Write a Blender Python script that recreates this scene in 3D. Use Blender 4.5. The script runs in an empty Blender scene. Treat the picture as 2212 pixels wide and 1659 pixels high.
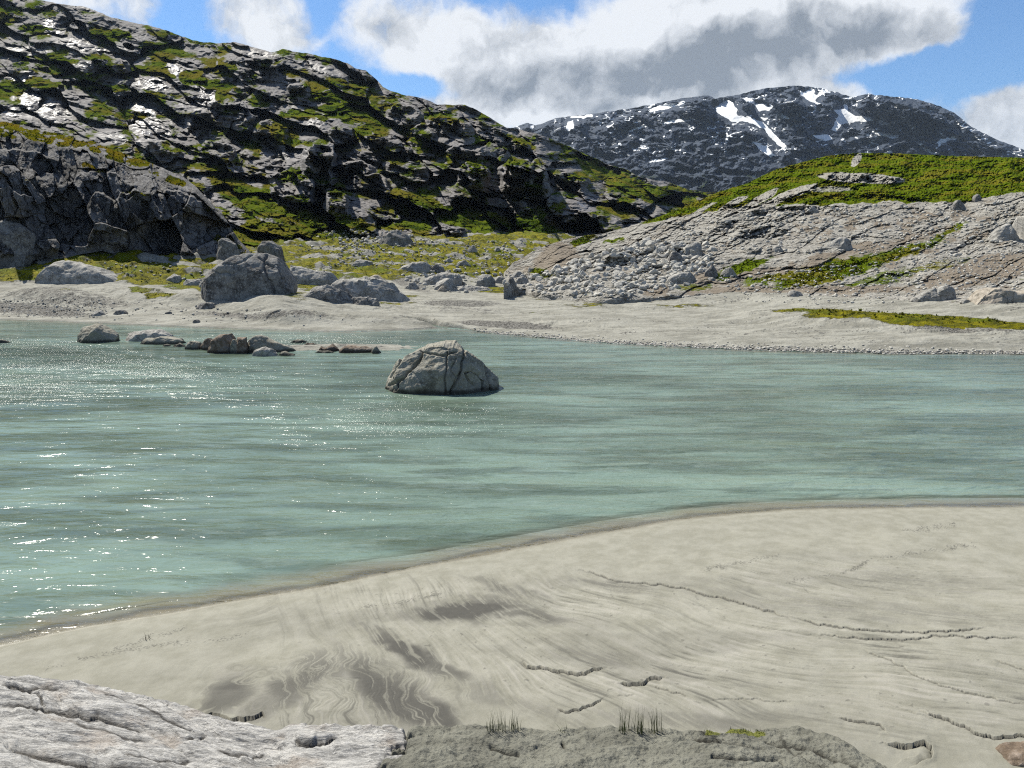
import bpy, bmesh, math, random
import numpy as np
from mathutils import Vector

# ------------------------------------------------------------------ camera, sky, sun, exposure
SC = bpy.context.scene
CAM_H = 5.5                       # eye height above the river surface (m)
FPX, CX, CY = 1597.0, 1106.0, 829.5   # focal length and centre in tracing units (2212 x 1659)
PITCH = math.atan((CY - 560.0) / FPX)
SP, CP = math.sin(PITCH), math.cos(PITCH)
cam_d = bpy.data.cameras.new('camera')
cam_d.sensor_width = 36.0
cam_d.lens = FPX / 2212.0 * 36.0
cam_d.clip_start = 0.1
cam_d.clip_end = 20000
cam = bpy.data.objects.new('camera', cam_d)
cam.location = (0, 0, CAM_H)
cam.rotation_euler = (math.pi / 2 - PITCH, 0, 0)
SC.collection.objects.link(cam)
SC.camera = cam

SUN_EL, SUN_AZ = 50.0, -43.0      # azimuth measured from the view axis (+Y), negative = left
SUN_STR, SKY_STR, CLOUD_E = 5.0, 0.060, 0.48
SC.view_settings.view_transform = 'Standard'
SC.view_settings.look = 'None'
SC.view_settings.exposure = 0.92
SC.view_settings.gamma = 1.0
SC.render.engine = 'CYCLES'
SC.cycles.use_denoising = False
SC.cycles.filter_width = 1.15
SC.cycles.sample_clamp_direct = 7.0
SC.cycles.max_bounces = 6
SC.cycles.transparent_max_bounces = 8
SC.cycles.volume_bounces = 0
SC.cycles.sample_clamp_indirect = 6.0

sl = bpy.data.lights.new('sun', 'SUN')
sl.energy = SUN_STR
sl.angle = math.radians(0.5)
sl.color = (1.0, 0.95, 0.84)
so = bpy.data.objects.new('sun', sl)
_e, _a = math.radians(SUN_EL), math.radians(SUN_AZ)
SUND = Vector((math.cos(_e) * math.sin(_a), math.cos(_e) * math.cos(_a), math.sin(_e)))
so.rotation_euler = SUND.to_track_quat('Z', 'Y').to_euler()
so.location = (0, 0, 60)
SC.collection.objects.link(so)


class NB:
    """tiny node builder"""
    def __init__(self, nt):
        self.nt = nt
        nt.nodes.clear()

    def n(self, typ, _out=0, _p=None, **kw):
        nd = self.nt.nodes.new(typ)
        for k, v in (_p or {}).items():
            setattr(nd, k, v)
        for k, v in kw.items():
            key = int(k[1:]) if k[0] == 'i' and k[1:].isdigit() else k.replace('_', ' ')
            s = nd.inputs[key]
            if isinstance(v, bpy.types.NodeSocket):
                self.nt.links.new(v, s)
            else:
                s.default_value = v
        return nd.outputs[_out]

    def math(self, op, a, b=0.0, c=0.0, clamp=False):
        return self.n('ShaderNodeMath', 0, {'operation': op, 'use_clamp': clamp}, i0=a, i1=b, i2=c)

    def vec(self, op, a, b=(0, 0, 0), out=0):
        return self.n('ShaderNodeVectorMath', out, {'operation': op}, i0=a, i1=b)

    def mix(self, f, a, b, blend='MIX'):
        nd = self.nt.nodes.new('ShaderNodeMix')
        nd.data_type = 'RGBA'
        nd.blend_type = blend
        for i, v in ((0, f), (6, a), (7, b)):
            if isinstance(v, bpy.types.NodeSocket):
                self.nt.links.new(v, nd.inputs[i])
            else:
                nd.inputs[i].default_value = v if i == 0 else (tuple(v) + (1,))[:4]
        return nd.outputs[2]

    def mr(self, v, a, b, c=0.0, d=1.0, smooth=True):
        return self.n('ShaderNodeMapRange', 0, {'interpolation_type': 'SMOOTHSTEP' if smooth else 'LINEAR'},
                      i0=v, i1=a, i2=b, i3=c, i4=d)

    def noise(self, vec, scale, detail=6, rough=0.6, dist=0.0, out=0):
        return self.n('ShaderNodeTexNoise', out, None, Vector=vec, Scale=scale, Detail=detail,
                      Roughness=rough, Distortion=dist)

    def mapping(self, vec, scale=(1, 1, 1), rot=(0, 0, 0), loc=(0, 0, 0)):
        return self.n('ShaderNodeMapping', 0, None, Vector=vec, Scale=scale, Rotation=rot, Location=loc)


def ddir(xd, yd):
    u = (xd - CX) / FPX
    v = (CY - yd) / FPX
    return u, CP + v * SP, -SP + v * CP


# --- world: Nishita sky with procedural cumulus
world = bpy.data.worlds.new('World')
SC.world = world
world.use_nodes = True
w = NB(world.node_tree)
sky_n = world.node_tree.nodes.new('ShaderNodeTexSky')
sky_n.sky_type = 'NISHITA'
sky_n.sun_disc = False
sky_n.sun_elevation = math.radians(SUN_EL)
sky_n.sun_rotation = math.radians(SUN_AZ)
sky_n.altitude = 500
sky_n.air_density = 1.0
sky_n.dust_density = 0.3
sky_n.ozone_density = 2.5
sky = sky_n.outputs[0]
dirv = w.n('ShaderNodeTexCoord', 0)


def blob_sum(vecs, blobs):
    tot = None
    for (xd, yd, rx, ry, amp) in blobs:
        dx, dy, dz = ddir(xd, yd)
        L = math.sqrt(dx * dx + dy * dy + dz * dz)
        c = (dx / L, dy / L, dz / L)
        d = w.vec('SUBTRACT', vecs, c)
        d = w.vec('MULTIPLY', d, (FPX / rx, 1.5, FPX / ry))
        ln = w.vec('LENGTH', d, out=1)
        f = w.mr(ln, 1.35, 0.25, 0.0, amp)
        tot = f if tot is None else w.math('ADD', tot, f)
    return tot


wn = w.noise(dirv, 5.0, 5, 0.55, out=1)
wn2 = w.noise(dirv, 22.0, 5, 0.6, out=1)
warp = w.vec('ADD', w.vec('MULTIPLY', w.vec('SUBTRACT', wn, (.5, .5, .5)), (.10, .10, .09)),
             w.vec('MULTIPLY', w.vec('SUBTRACT', wn2, (.5, .5, .5)), (.035, .035, .035)))
wd = w.vec('ADD', dirv, warp)
CLOUDS = [(190, -5, 150, 45, .75), (555, 48, 120, 62, 1.0), (640, 105, 110, 28, .6), (860, 60, 150, 90, 1.0),
          (1050, 130, 170, 90, 1.0), (1000, 245, 150, 40, .9), (1150, 250, 180, 50, .9), (1300, 120, 300, 110, 1.2),
          (1500, 180, 260, 90, 1.1), (1620, 60, 330, 110, 1.2), (1890, 45, 170, 60, .85), (2010, 60, 80, 35, .35),
          (1835, 195, 62, 26, 1.0), (2160, 262, 105, 70, 1.35), (2260, 220, 100, 70, 1.3), (1965, 212, 30, 10, .5),
          (1400, 262, 200, 35, .8), (1700, 170, 90, 60, .6)]
HOLES = [(740, 130, 60, 30, .5), (890, 190, 80, 28, .7), (700, 25, 40, 60, .6), (380, 45, 50, 60, .8),
         (1950, 150, 150, 40, .9), (2170, 90, 80, 110, 1.0), (2130, 20, 60, 60, .4)]
cov = w.math('SUBTRACT', blob_sum(wd, CLOUDS), blob_sum(wd, HOLES))
# elsewhere in the sky: broken cloud from low frequency noise
gen = w.mr(w.noise(w.mapping(dirv, (1, 1, 2.2)), 2.6, 4, 0.5), 0.49, 0.66, 0.0, 0.8)
sepd = w.n('ShaderNodeSeparateXYZ', 1, None, Vector=dirv)
sepz = w.n('ShaderNodeSeparateXYZ', 2, None, Vector=dirv)
infront = w.math('MULTIPLY', w.mr(sepd, 0.35, 0.75), w.mr(sepz, 0.46, 0.36))
cov = w.math('ADD', cov, w.math('MULTIPLY', gen, w.math('SUBTRACT', 1.0, infront)))
cn1 = w.noise(wd, 7.0, 9, 0.6)
cn3 = w.noise(wd, 30.0, 6, 0.65)
cn2 = w.noise(w.vec('ADD', wd, (-0.020, 0.0, 0.028)), 7.0, 5, 0.6)
dens = w.math('ADD', cov, w.math('ADD', w.math('MULTIPLY', w.math('SUBTRACT', cn1, 0.5), 2.3), w.math('MULTIPLY', w.math('SUBTRACT', cn3, 0.5), 1.1)))
alpha = w.mr(dens, 0.0, 1.08)
GREY = [(1080, 165, 120, 55, .5), (1250, 190, 200, 60, .85), (1420, 150, 170, 60, .9), (1600, 150, 170, 70, .9), (1180, 225, 150, 26, .4),
        (1330, 245, 160, 22, .5), (1780, 60, 130, 42, .6), (1980, 66, 110, 32, .85), (1700, 100, 120, 60, .5), (2215, 290, 60, 40, .5)]
LIGHTB = [(1430, 200, 70, 12, .5), (1520, 60, 150, 22, .5), (1270, 35, 100, 40, .3), (1850, 12, 160, 16, .4)]
grey = w.math('SUBTRACT', blob_sum(wd, GREY), blob_sum(wd, LIGHTB))
rel = w.math('MULTIPLY', w.math('SUBTRACT', cn1, cn2), 2.6)
lum = w.math('ADD', w.math('SUBTRACT', 0.90, w.math('MULTIPLY', grey, 0.56)),
             w.math('ADD', rel, w.math('MULTIPLY', w.math('SUBTRACT', cn1, .5), 0.95)))
lum = w.math('MINIMUM', w.math('MAXIMUM', lum, 0.12), 1.0)
ccol = w.mix(lum, (0.19, 0.23, 0.285), (0.97, 1.0, 1.04))
ccol = w.mix(1.0, ccol, (CLOUD_E,) * 3, 'MULTIPLY')
skyc = w.mix(1.0, sky, (SKY_STR,) * 3, 'MULTIPLY')
skyc = w.mix(1.0, skyc, (0.68, 0.95, 1.18), 'MULTIPLY')
bgc = w.mix(alpha, skyc, ccol)
bg = w.n('ShaderNodeBackground', 0, None, Color=bgc, Strength=1.0)
w.n('ShaderNodeOutputWorld', 0, None, Surface=bg) if False else None
_ow = world.node_tree.nodes.new('ShaderNodeOutputWorld')
world.node_tree.links.new(bg, _ow.inputs[0])
world.cycles.sampling_method = 'MANUAL'
world.cycles.sample_map_resolution = 1024


# ------------------------------------------------------------------ numpy helpers
def at(xd, yd, Y):
    dx, dy, dz = ddir(xd, yd)
    t = Y / dy
    return dx * t, Y + 0 * t, CAM_H + dz * t


def onz(xd, yd, z):
    dx, dy, dz = ddir(xd, yd)
    t = (z - CAM_H) / dz
    return dx * t, dy * t, z + 0 * t


def proj(x, y, z):
    zz = z - CAM_H
    c = y * CP - zz * SP
    c = np.where(np.abs(c) < 1e-6, 1e-6, c)
    return CX + FPX * x / c, CY - FPX * (y * SP + zz * CP) / c


def hsh(ix, iy, s):
    n = ix.astype(np.uint32) * np.uint32(374761393) + iy.astype(np.uint32) * np.uint32(668265263) + np.uint32((s * 144269504) & 0xffffffff)
    n = (n ^ (n >> np.uint32(13))) * np.uint32(1274126177)
    n = (n ^ (n >> np.uint32(15))) * np.uint32(1103515245)
    return ((n ^ (n >> np.uint32(16))) & np.uint32(0xffffff)) / 16777216.0


GX = np.cos(np.arange(256) * 6.2831853 / 256).astype(np.float32)
GY = np.sin(np.arange(256) * 6.2831853 / 256).astype(np.float32)


def hsi(ix, iy, s):
    n = ix * np.uint32(374761393) + iy * np.uint32(668265263) + np.uint32((s * 144269504) & 0xffffffff)
    n = (n ^ (n >> np.uint32(13))) * np.uint32(1274126177)
    return (n >> np.uint32(20)) & np.uint32(255)


def pn(x, y, s=0):
    x = np.asarray(x); y = np.asarray(y) + 0 * x; x = x + 0 * y
    x0 = np.floor(x); y0 = np.floor(y)
    fx = (x - x0).astype(np.float32); fy = (y - y0).astype(np.float32)
    ix = x0.astype(np.int64).astype(np.uint32); iy = y0.astype(np.int64).astype(np.uint32)
    u = fx * fx * fx * (fx * (fx * 6 - 15) + 10)
    v = fy * fy * fy * (fy * (fy * 6 - 15) + 10)

    def g(i, j):
        a = hsi(ix + np.uint32(i), iy + np.uint32(j), s)
        return GX[a] * (fx - np.float32(i)) + GY[a] * (fy - np.float32(j))
    a = g(0, 0); b = g(1, 0); c = g(0, 1); d = g(1, 1)
    return (a + (b - a) * u + (c - a) * v + (a - b - c + d) * u * v) * np.float32(1.5)


def fbm(x, y, o=5, s=0, lac=2.03, gain=0.5):
    t = 0; a = 1.0
    x = np.asarray(x, float); y = np.asarray(y, float)
    for i in range(o):
        t = t + a * pn(x, y, s + i * 17)
        x = x * lac; y = y * lac; a *= gain
    return t


def voro(x, y, s=0, jit=0.85):
    x0 = np.floor(x).astype(np.int64); y0 = np.floor(y).astype(np.int64)
    d1 = np.full(x.shape, 9.0); d2 = np.full(x.shape, 9.0)
    ox = np.zeros(x.shape); oy = np.zeros(x.shape); ci = np.zeros(x.shape, np.int64); cj = np.zeros(x.shape, np.int64)
    for i in (-1, 0, 1):
        for j in (-1, 0, 1):
            px = x0 + i + .5 + jit * (hsh(x0 + i, y0 + j, s) - .5)
            py = y0 + j + .5 + jit * (hsh(x0 + i, y0 + j, s + 7) - .5)
            dx = x - px; dy = y - py
            d = np.sqrt(dx * dx + dy * dy)
            m = d < d1
            d2 = np.where(m, d1, np.minimum(d2, d))
            d1 = np.where(m, d, d1)
            ox = np.where(m, dx, ox); oy = np.where(m, dy, oy)
            ci = np.where(m, x0 + i, ci); cj = np.where(m, y0 + j, cj)
    return d1, d2, ox, oy, hsh(ci, cj, s + 31), hsh(ci, cj, s + 57)


def sst(x, a, b):
    t = np.clip((x - a) / (b - a), 0, 1)
    return t * t * (3 - 2 * t)


def ell(X, Y, items, soft=0.45):
    """union of soft ellipses (cx, cy, rx, ry, rot_deg, value)"""
    out = np.zeros(X.shape)
    for (cx, cy, rx, ry, rot, val) in items:
        c, s_ = math.cos(math.radians(rot)), math.sin(math.radians(rot))
        dx = X - cx; dy = Y - cy
        a = (dx * c + dy * s_) / rx; b = (-dx * s_ + dy * c) / ry
        out = np.maximum(out, val * sst(np.sqrt(a * a + b * b), 1 + soft, 1 - soft))
    return out


def polyd(X, Y, pts):
    """distance to a polyline, signed side (+ = right hand of travel, below on screen), parameter 0..1"""
    best = np.full(X.shape, 1e9); side = np.zeros(X.shape); par = np.zeros(X.shape)
    tot = len(pts) - 1
    for k in range(tot):
        ax, ay = pts[k]; bx, by = pts[k + 1]
        ex, ey = bx - ax, by - ay
        l2 = ex * ex + ey * ey
        t = np.clip(((X - ax) * ex + (Y - ay) * ey) / l2, 0, 1)
        d = np.hypot(X - ax - t * ex, Y - ay - t * ey)
        m = d < best
        best = np.where(m, d, best)
        side = np.where(m, np.sign(ex * (Y - ay) - ey * (X - ax)), side)
        par = np.where(m, (k + t) / tot, par)
    return best, side, par


def inpoly(X, Y, pts):
    ins = np.zeros(X.shape, bool)
    n = len(pts)
    for k in range(n):
        x1, y1 = pts[k]; x2, y2 = pts[(k + 1) % n]
        c = (y1 > Y) != (y2 > Y)
        ins ^= c & (X < (x2 - x1) * (Y - y1) / ((y2 - y1) if y2 != y1 else 1e-9) + x1)
    return ins


def smooth_rows(A, k, ax=0):
    if k < 1:
        return A
    w_ = np.exp(-0.5 * (np.arange(-2 * k, 2 * k + 1) / k) ** 2); w_ /= w_.sum()
    A = np.moveaxis(A, ax, 0)
    pad = np.concatenate([2 * A[:1] - A[2 * k:0:-1], A, 2 * A[-1:] - A[-2:-2 * k - 2:-1]])
    B = sum(w_[i] * pad[i:i + A.shape[0]] for i in range(4 * k + 1))
    return np.moveaxis(B, 0, ax)


def interp(xs, pts):
    p = sorted(pts)
    return np.interp(xs, [a for a, b in p], [b for a, b in p])


def loft(xs, lines, step, sm=6):
    ys = [interp(xs, a) for a, b in lines]
    ds = []
    for (a, b), y in zip(lines, ys):
        ds.append(interp(xs, b) if not isinstance(b, dict) else onz(xs, y, interp(xs, b['z']))[1])
    Yr, Dr = [], []
    for k in range(len(lines) - 1):
        n = max(3, int(np.max(np.abs(ys[k + 1] - ys[k])) / step))
        for i in range(n + (1 if k == len(lines) - 2 else 0)):
            t = i / n
            Yr.append(ys[k] * (1 - t) + ys[k + 1] * t)
            Dr.append(ds[k] * (1 - t) + ds[k + 1] * t)
    Yd = np.array(Yr); Dp = np.array(Dr)
    if sm:
        Dp = smooth_rows(Dp, sm); Yd2 = smooth_rows(Yd, sm)
        Yd2[-1] = Yd[-1]; Yd = Yd2
        Dp = smooth_rows(Dp, 8, 1)
    Xd = np.broadcast_to(xs[None, :], Yd.shape).copy()
    return Xd, Yd, Dp


def normals(P):
    du = np.gradient(P, axis=1); dv = np.gradient(P, axis=0)
    n = np.cross(du, dv)
    n /= np.linalg.norm(n, axis=2, keepdims=True) + 1e-9
    n *= np.where(n[..., 2:3] < 0, -1, 1)
    return n


REG = []
COVER = []          # (points, grass amount, size range in m, clumps)


def grid_obj(name, P, mat, attr=None, register=True, kind='structure', flat=False, pivot=(0, 0, 0)):
    nr, nc = P.shape[:2]
    if register:
        REG.append(P.reshape(-1, 3)[:, :3].copy())
    P = P - np.array(pivot)[None, None, :]
    me = bpy.data.meshes.new(name)
    idx = np.arange(nr * nc, dtype=np.int32).reshape(nr, nc)
    a = idx[:-1, :-1].ravel(); b = idx[:-1, 1:].ravel(); c = idx[1:, 1:].ravel(); d = idx[1:, :-1].ravel()
    quads = np.stack([a, b, c, d], 1)
    me.vertices.add(nr * nc)
    me.vertices.foreach_set('co', P.reshape(-1).astype(np.float32))
    me.loops.add(quads.size)
    me.loops.foreach_set('vertex_index', quads.ravel())
    me.polygons.add(len(quads))
    me.polygons.foreach_set('loop_start', np.arange(0, quads.size, 4, dtype=np.int32))
    me.polygons.foreach_set('loop_total', np.full(len(quads), 4, np.int32))
    me.update(calc_edges=True)
    me.polygons.foreach_set('use_smooth', np.full(len(quads), not flat))
    if attr is not None:
        at_ = me.attributes.new('m', 'FLOAT_COLOR', 'POINT')
        C = np.ones((nr * nc, 4), np.float32)
        for i, A in enumerate(attr):
            C[:, i] = np.clip(A, 0, 1).ravel()
        at_.data.foreach_set('color', C.ravel())
    me.materials.append(mat)
    o = bpy.data.objects.new(name, me)
    o.location = pivot
    SC.collection.objects.link(o)
    if kind:
        o['kind'] = kind
    return o


def with_back(P, n=14, run=0.35, drop=0.5):
    """continue a slope past its ridge so that the hill has a far side"""
    last = P[-1]
    rows = []
    h = np.maximum(last[:, 2], 2.0)
    for i in range(1, n + 1):
        t = i / n
        q = last * (1 + run * t)
        q[:, 2] = last[:, 2] + h * (0.03 * t - drop * t * t) - 0.0
        rows.append(q)
    return np.concatenate([P, np.array(rows)], 0)


def ray_points(Xd, Yd, Dp):
    x, y, z = at(Xd, Yd, Dp)
    return np.stack([x, y, z], 2)


def pad_attr(A, P):
    return np.concatenate([A, np.repeat(A[-1:], P.shape[0] - A.shape[0], 0)], 0)


# ------------------------------------------------------------------ materials
def new_mat(name):
    m = bpy.data.materials.new(name)
    m.use_nodes = True
    b = NB(m.node_tree)
    return m, b


def finish(m, b, shader):
    o = m.node_tree.nodes.new('ShaderNodeOutputMaterial')
    m.node_tree.links.new(shader, o.inputs[0])
    return m


ALBEDO = 0.77      # all base colours were picked at a lower exposure


def principled(b, col, rough, normal=None, spec=0.35, **kw):
    col = b.mix(1.0, col, (ALBEDO,) * 3, 'MULTIPLY')
    d = dict(Base_Color=col, Roughness=rough, Specular_IOR_Level=spec)
    if normal is not None:
        d['Normal'] = normal
    d.update(kw)
    return b.n('ShaderNodeBsdfPrincipled', 0, None, **d)


def bump(b, h, strength, dist, normal=None):
    kw = dict(Height=h, Strength=strength, Distance=dist)
    if normal is not None:
        kw['Normal'] = normal
    return b.n('ShaderNodeBump', 0, None, **kw)


def rock_mat(name, dark, mid, light, s=1.0, crack=1.0, stain=0.5, attr=True, grass=((.035, .06, .008), (.10, .13, .012), (.13, .115, .018)),
             soil=(.10, .085, .06), bumpd=0.3, wetline=False, strat=(1, 1, 1), strot=(0, 0, 0), tint=None, wetr=0.3, crackw=.03):
    m, b = new_mat(name)
    co = b.n('ShaderNodeTexCoord', 3)
    geo = b.n('ShaderNodeNewGeometry', 0)
    mp = b.mapping(co, strat, strot)
    n1 = b.noise(mp, 0.9 * s, 9, 0.66, 0.3)
    n2 = b.noise(mp, 5.0 * s, 8, 0.7)
    n3 = b.noise(co, 0.25 * s, 4, 0.6)
    c = b.mix(b.mr(n1, .33, .62), dark, mid)
    c = b.mix(b.mr(n2, .45, .72), c, light)
    c = b.mix(b.math('MULTIPLY', b.mr(n3, .52, .7), stain), c, tuple(x * .35 for x in dark))
    fine = b.mr(b.noise(co, 28.0 * s, 4, 0.7), .2, .8, .7, 1.25, False)
    c = b.mix(1.0, c, fine, 'MULTIPLY')
    if tint:
        c = b.mix(b.mr(b.noise(co, 1.3 * s, 5, .6), .5, .66), c, tint)
    wv = b.vec('ADD', mp, b.vec('MULTIPLY', b.vec('SUBTRACT', b.noise(mp, .7 * s, 4, .6, out=1), (.5, .5, .5)), (1.6 / s,) * 3))
    vor = b.n('ShaderNodeTexVoronoi', 0, {'feature': 'DISTANCE_TO_EDGE'}, Vector=wv, Scale=.42 * s)
    cr = b.mr(vor, 0.0, crackw)
    c = b.mix(b.math('MULTIPLY', b.math('SUBTRACT', 1.0, cr), .7 * crack), c, tuple(x * .2 for x in dark))
    h = b.math('ADD', b.math('MULTIPLY', n1, 1.0), b.math('MULTIPLY', n2, .35))
    h = b.math('ADD', h, b.math('MULTIPLY', cr, .35 * crack))
    h = b.math('ADD', h, b.math('MULTIPLY', b.noise(co, 14 * s, 6, .7), .18))
    rough = 0.88
    spec = 0.12
    if attr:
        A = b.n('ShaderNodeAttribute', 0, {'attribute_name': 'm'})
        sp = m.node_tree.nodes.new('ShaderNodeSeparateColor')
        m.node_tree.links.new(A, sp.inputs[0])
        g0, wet, snow = sp.outputs
        gn = b.noise(co, 1.6 * s, 7, .7)
        gm = b.mr(b.math('ADD', g0, b.math('MULTIPLY', b.math('SUBTRACT', gn, .5), .9)), .42, .6)
        gc = b.mix(b.mr(b.noise(co, .5 * s, 6, .65), .36, .6), grass[0], grass[1])
        gc = b.mix(b.mr(b.noise(co, .17 * s, 5, .6), .47, .62), gc, grass[2])
        gc = b.mix(1.0, gc, b.mr(b.noise(co, 9 * s, 5, .75), .25, .75, .45, 1.5, False), 'MULTIPLY')
        wetn = b.math('MULTIPLY', wet, b.mr(b.noise(b.mapping(co, (1, .35, .35)), 1.3 * s, 6, .65), .44, .56))
        c = b.mix(b.math('MULTIPLY', wetn, .25), c, tuple(x * .5 for x in mid))
        c = b.mix(gm, c, gc)
        h = b.math('ADD', b.math('MULTIPLY', h, b.math('SUBTRACT', 1.0, gm)), b.math('MULTIPLY', b.math('MULTIPLY', gm, b.noise(co, 4 * s, 7, .75)), 1.1))
        ng = b.math('SUBTRACT', 1.0, gm)
        rough = b.math('SUBTRACT', .9, b.math('MULTIPLY', b.math('MULTIPLY', wetn, ng), .9 - wetr))
        spec = b.math('MULTIPLY', b.math('ADD', .12, b.math('MULTIPLY', wetn, .30)), ng)
        sn = b.mr(b.math('ADD', snow, b.math('MULTIPLY', b.math('SUBTRACT', b.noise(co, 1.2 * s, 5, .6), .5), .35)), .44, .56)
        c = b.mix(sn, c, (.84, .86, .88))
        h = b.math('MULTIPLY', h, b.math('SUBTRACT', 1.0, b.math('MULTIPLY', sn, .85)))
    if wetline:
        z = b.n('ShaderNodeSeparateXYZ', 2, None, Vector=geo)
        wl = b.mr(b.math('ADD', z, b.math('MULTIPLY', b.math('SUBTRACT', n1, .5), .25)), .26, .08)
        c = b.mix(b.math('MULTIPLY', wl, .8), c, tuple(x * .25 for x in dark))
    nrm = bump(b, h, 1.0, bumpd)
    return finish(m, b, principled(b, c, rough, nrm, spec))


M_left = rock_mat('left hill rock and grass', (.052, .049, .049), (.205, .192, .188), (.34, .325, .315), s=.22, bumpd=.45, stain=.45, crack=.45,
                  strat=(1, 1, 1.7), strot=(0, .35, 0), wetr=.40, crackw=.02)
M_knoll = rock_mat('cliff rock', (.028, .027, .027), (.17, .163, .160), (.32, .31, .30), s=.5, bumpd=.5, stain=.9, crack=1.0, strat=(1, 1, .7),  # strong stain: lichen patches, also deep shadow painted into the rock colour
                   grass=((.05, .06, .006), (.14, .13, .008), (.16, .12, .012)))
M_right = rock_mat('right slope rock and soil', (.10, .09, .072), (.30, .285, .25), (.56, .545, .50), s=.75, bumpd=.22, stain=.1, crack=.25,
                   grass=((.050, .080, .004), (.100, .138, .008), (.135, .128, .014)), strat=(1, 1, 2.2), strot=(0, -.35, 0))
M_far = rock_mat('far mountain rock', (.022, .032, .054), (.050, .066, .096), (.072, .090, .122), s=.03, bumpd=6.0, stain=.6, crack=.3,  # blue of the distant haze partly tinted into the rock colour
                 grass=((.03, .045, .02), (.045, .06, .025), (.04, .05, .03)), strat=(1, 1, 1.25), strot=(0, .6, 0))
M_river = rock_mat('river boulder rock', (.12, .110, .085), (.31, .29, .235), (.43, .41, .345), s=1.3, attr=False, bumpd=.05, stain=.35, crack=.25,
                   wetline=True, tint=(.24, .235, .205))
M_brown = rock_mat('brown river rock', (.10, .075, .055), (.24, .185, .135), (.36, .30, .25), s=1.3, attr=False, bumpd=.06, stain=.3, crack=.5,
                   wetline=True, tint=(.19, .17, .15))
M_pale = rock_mat('pale boulder rock', (.17, .162, .145), (.36, .345, .315), (.50, .49, .455), s=1.2, attr=False, bumpd=.08, stain=.2, crack=.6)
M_cream = rock_mat('cream boulder rock', (.19, .165, .13), (.38, .335, .275), (.50, .46, .40), s=1.2, attr=False, bumpd=.08, stain=.2, crack=.6)
M_grey = rock_mat('grey boulder rock', (.075, .07, .066), (.245, .235, .218), (.39, .38, .355), s=.9, attr=False, bumpd=.12, stain=.6, crack=.6)
M_scree = rock_mat('scree stone', (.24, .225, .195), (.52, .50, .45), (.72, .70, .64), s=2.5, attr=False, bumpd=.05, stain=.1, crack=.2)


def sand_mat(name, kind):
    m, b = new_mat(name)
    co = b.n('ShaderNodeTexCoord', 3)
    A = b.n('ShaderNodeAttribute', 0, {'attribute_name': 'm'})
    sp = m.node_tree.nodes.new('ShaderNodeSeparateColor')
    m.node_tree.links.new(A, sp.inputs[0])
    r, g, bl = sp.outputs
    if kind == 'near':                       # r = dark silt, debris and painted scarp shade, g = pale streak, b = wet
        grain = b.noise(co, 90, 5, .8)
        med = b.noise(co, 3.0, 6, .6)
        c = b.mix(b.mr(med, .3, .7), (.238, .231, .186), (.300, .292, .244))
        c = b.mix(g, c, (.36, .345, .30))
        c = b.mix(r, c, (.085, .082, .072))
        c = b.mix(1.0, c, b.mr(grain, .25, .75, .80, 1.18, False), 'MULTIPLY')
        c = b.mix(b.math('MULTIPLY', bl, .75), c, (.19, .165, .10))
        h = b.math('ADD', b.math('MULTIPLY', med, .5), b.math('MULTIPLY', grain, .22))
        rough = b.mr(bl, 0, 1, .85, .22)
        return finish(m, b, principled(b, c, rough, bump(b, h, .8, .02), b.mr(bl, 0, 1, .12, .5)))
    # far shore: r = moss, g = dark gravel / seam, b = bare rock
    n1 = b.noise(b.mapping(co, (1, 2.2, 2.2)), .35, 8, .62)
    n2 = b.noise(co, 2.2, 8, .72)
    c = b.mix(b.mr(n1, .35, .65), (.205, .199, .168), (.325, .318, .276))
    c = b.mix(b.mr(n2, .52, .75), c, (.39, .38, .34))
    gr = b.mix(b.mr(b.noise(co, 6.0, 6, .85), .42, .60), (.03, .029, .025), (.26, .25, .225))
    gm = b.mr(b.math('ADD', g, b.math('MULTIPLY', b.math('SUBTRACT', b.noise(co, 1.4, 8, .75), .5), 1.0)), .45, .6)
    c = b.mix(gm, c, gr)
    rk = b.mix(b.mr(n2, .35, .65), (.08, .078, .072), (.21, .205, .195))
    c = b.mix(bl, c, rk)
    mc = b.mix(b.mr(b.noise(co, .9, 7, .7), .38, .6), (.055, .060, .003), (.235, .215, .004))
    mc = b.mix(b.mr(b.noise(co, .22, 5, .6), .5, .62), mc, (.125, .15, .005))
    mc = b.mix(b.mr(b.noise(co, 3.2, 6, .8), .55, .72), mc, (.10, .07, .03))
    mc = b.mix(1.0, mc, b.mr(b.noise(co, 8, 5, .8), .25, .75, .45, 1.5, False), 'MULTIPLY')
    mm = b.mr(b.math('ADD', r, b.math('MULTIPLY', b.math('SUBTRACT', b.noise(co, 1.1, 8, .75), .5), 1.1)), .44, .56)
    c = b.mix(mm, c, mc)
    h = b.math('ADD', b.math('MULTIPLY', n1, .8), b.math('MULTIPLY', n2, .45))
    h = b.math('ADD', h, b.math('MULTIPLY', mm, b.math('MULTIPLY', b.noise(co, 5, 6, .8), .9)))
    return finish(m, b, principled(b, c, .9, bump(b, h, 1.0, .25), .08))


M_sand = sand_mat('river sand', 'near')
M_shore = sand_mat('far shore silt and moss', 'far')

# ------------------------------------------------------------------ near sand bank
NEAR_SHORE = [(-900, 1560), (-400, 1470), (0, 1390), (100, 1368), (200, 1348), (300, 1330), (400, 1314), (500, 1298), (600, 1281), (700, 1263), (800, 1243),
              (900, 1226), (1000, 1206), (1100, 1187), (1200, 1168), (1300, 1150), (1400, 1133), (1500, 1119), (1600, 1108), (1700, 1101), (1800, 1098),
              (2000, 1095), (2212, 1093), (2700, 1096), (3200, 1105)]
ns_w = np.array([onz(float(a), float(b_), 0.0)[:2] for a, b_ in NEAR_SHORE])


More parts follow.
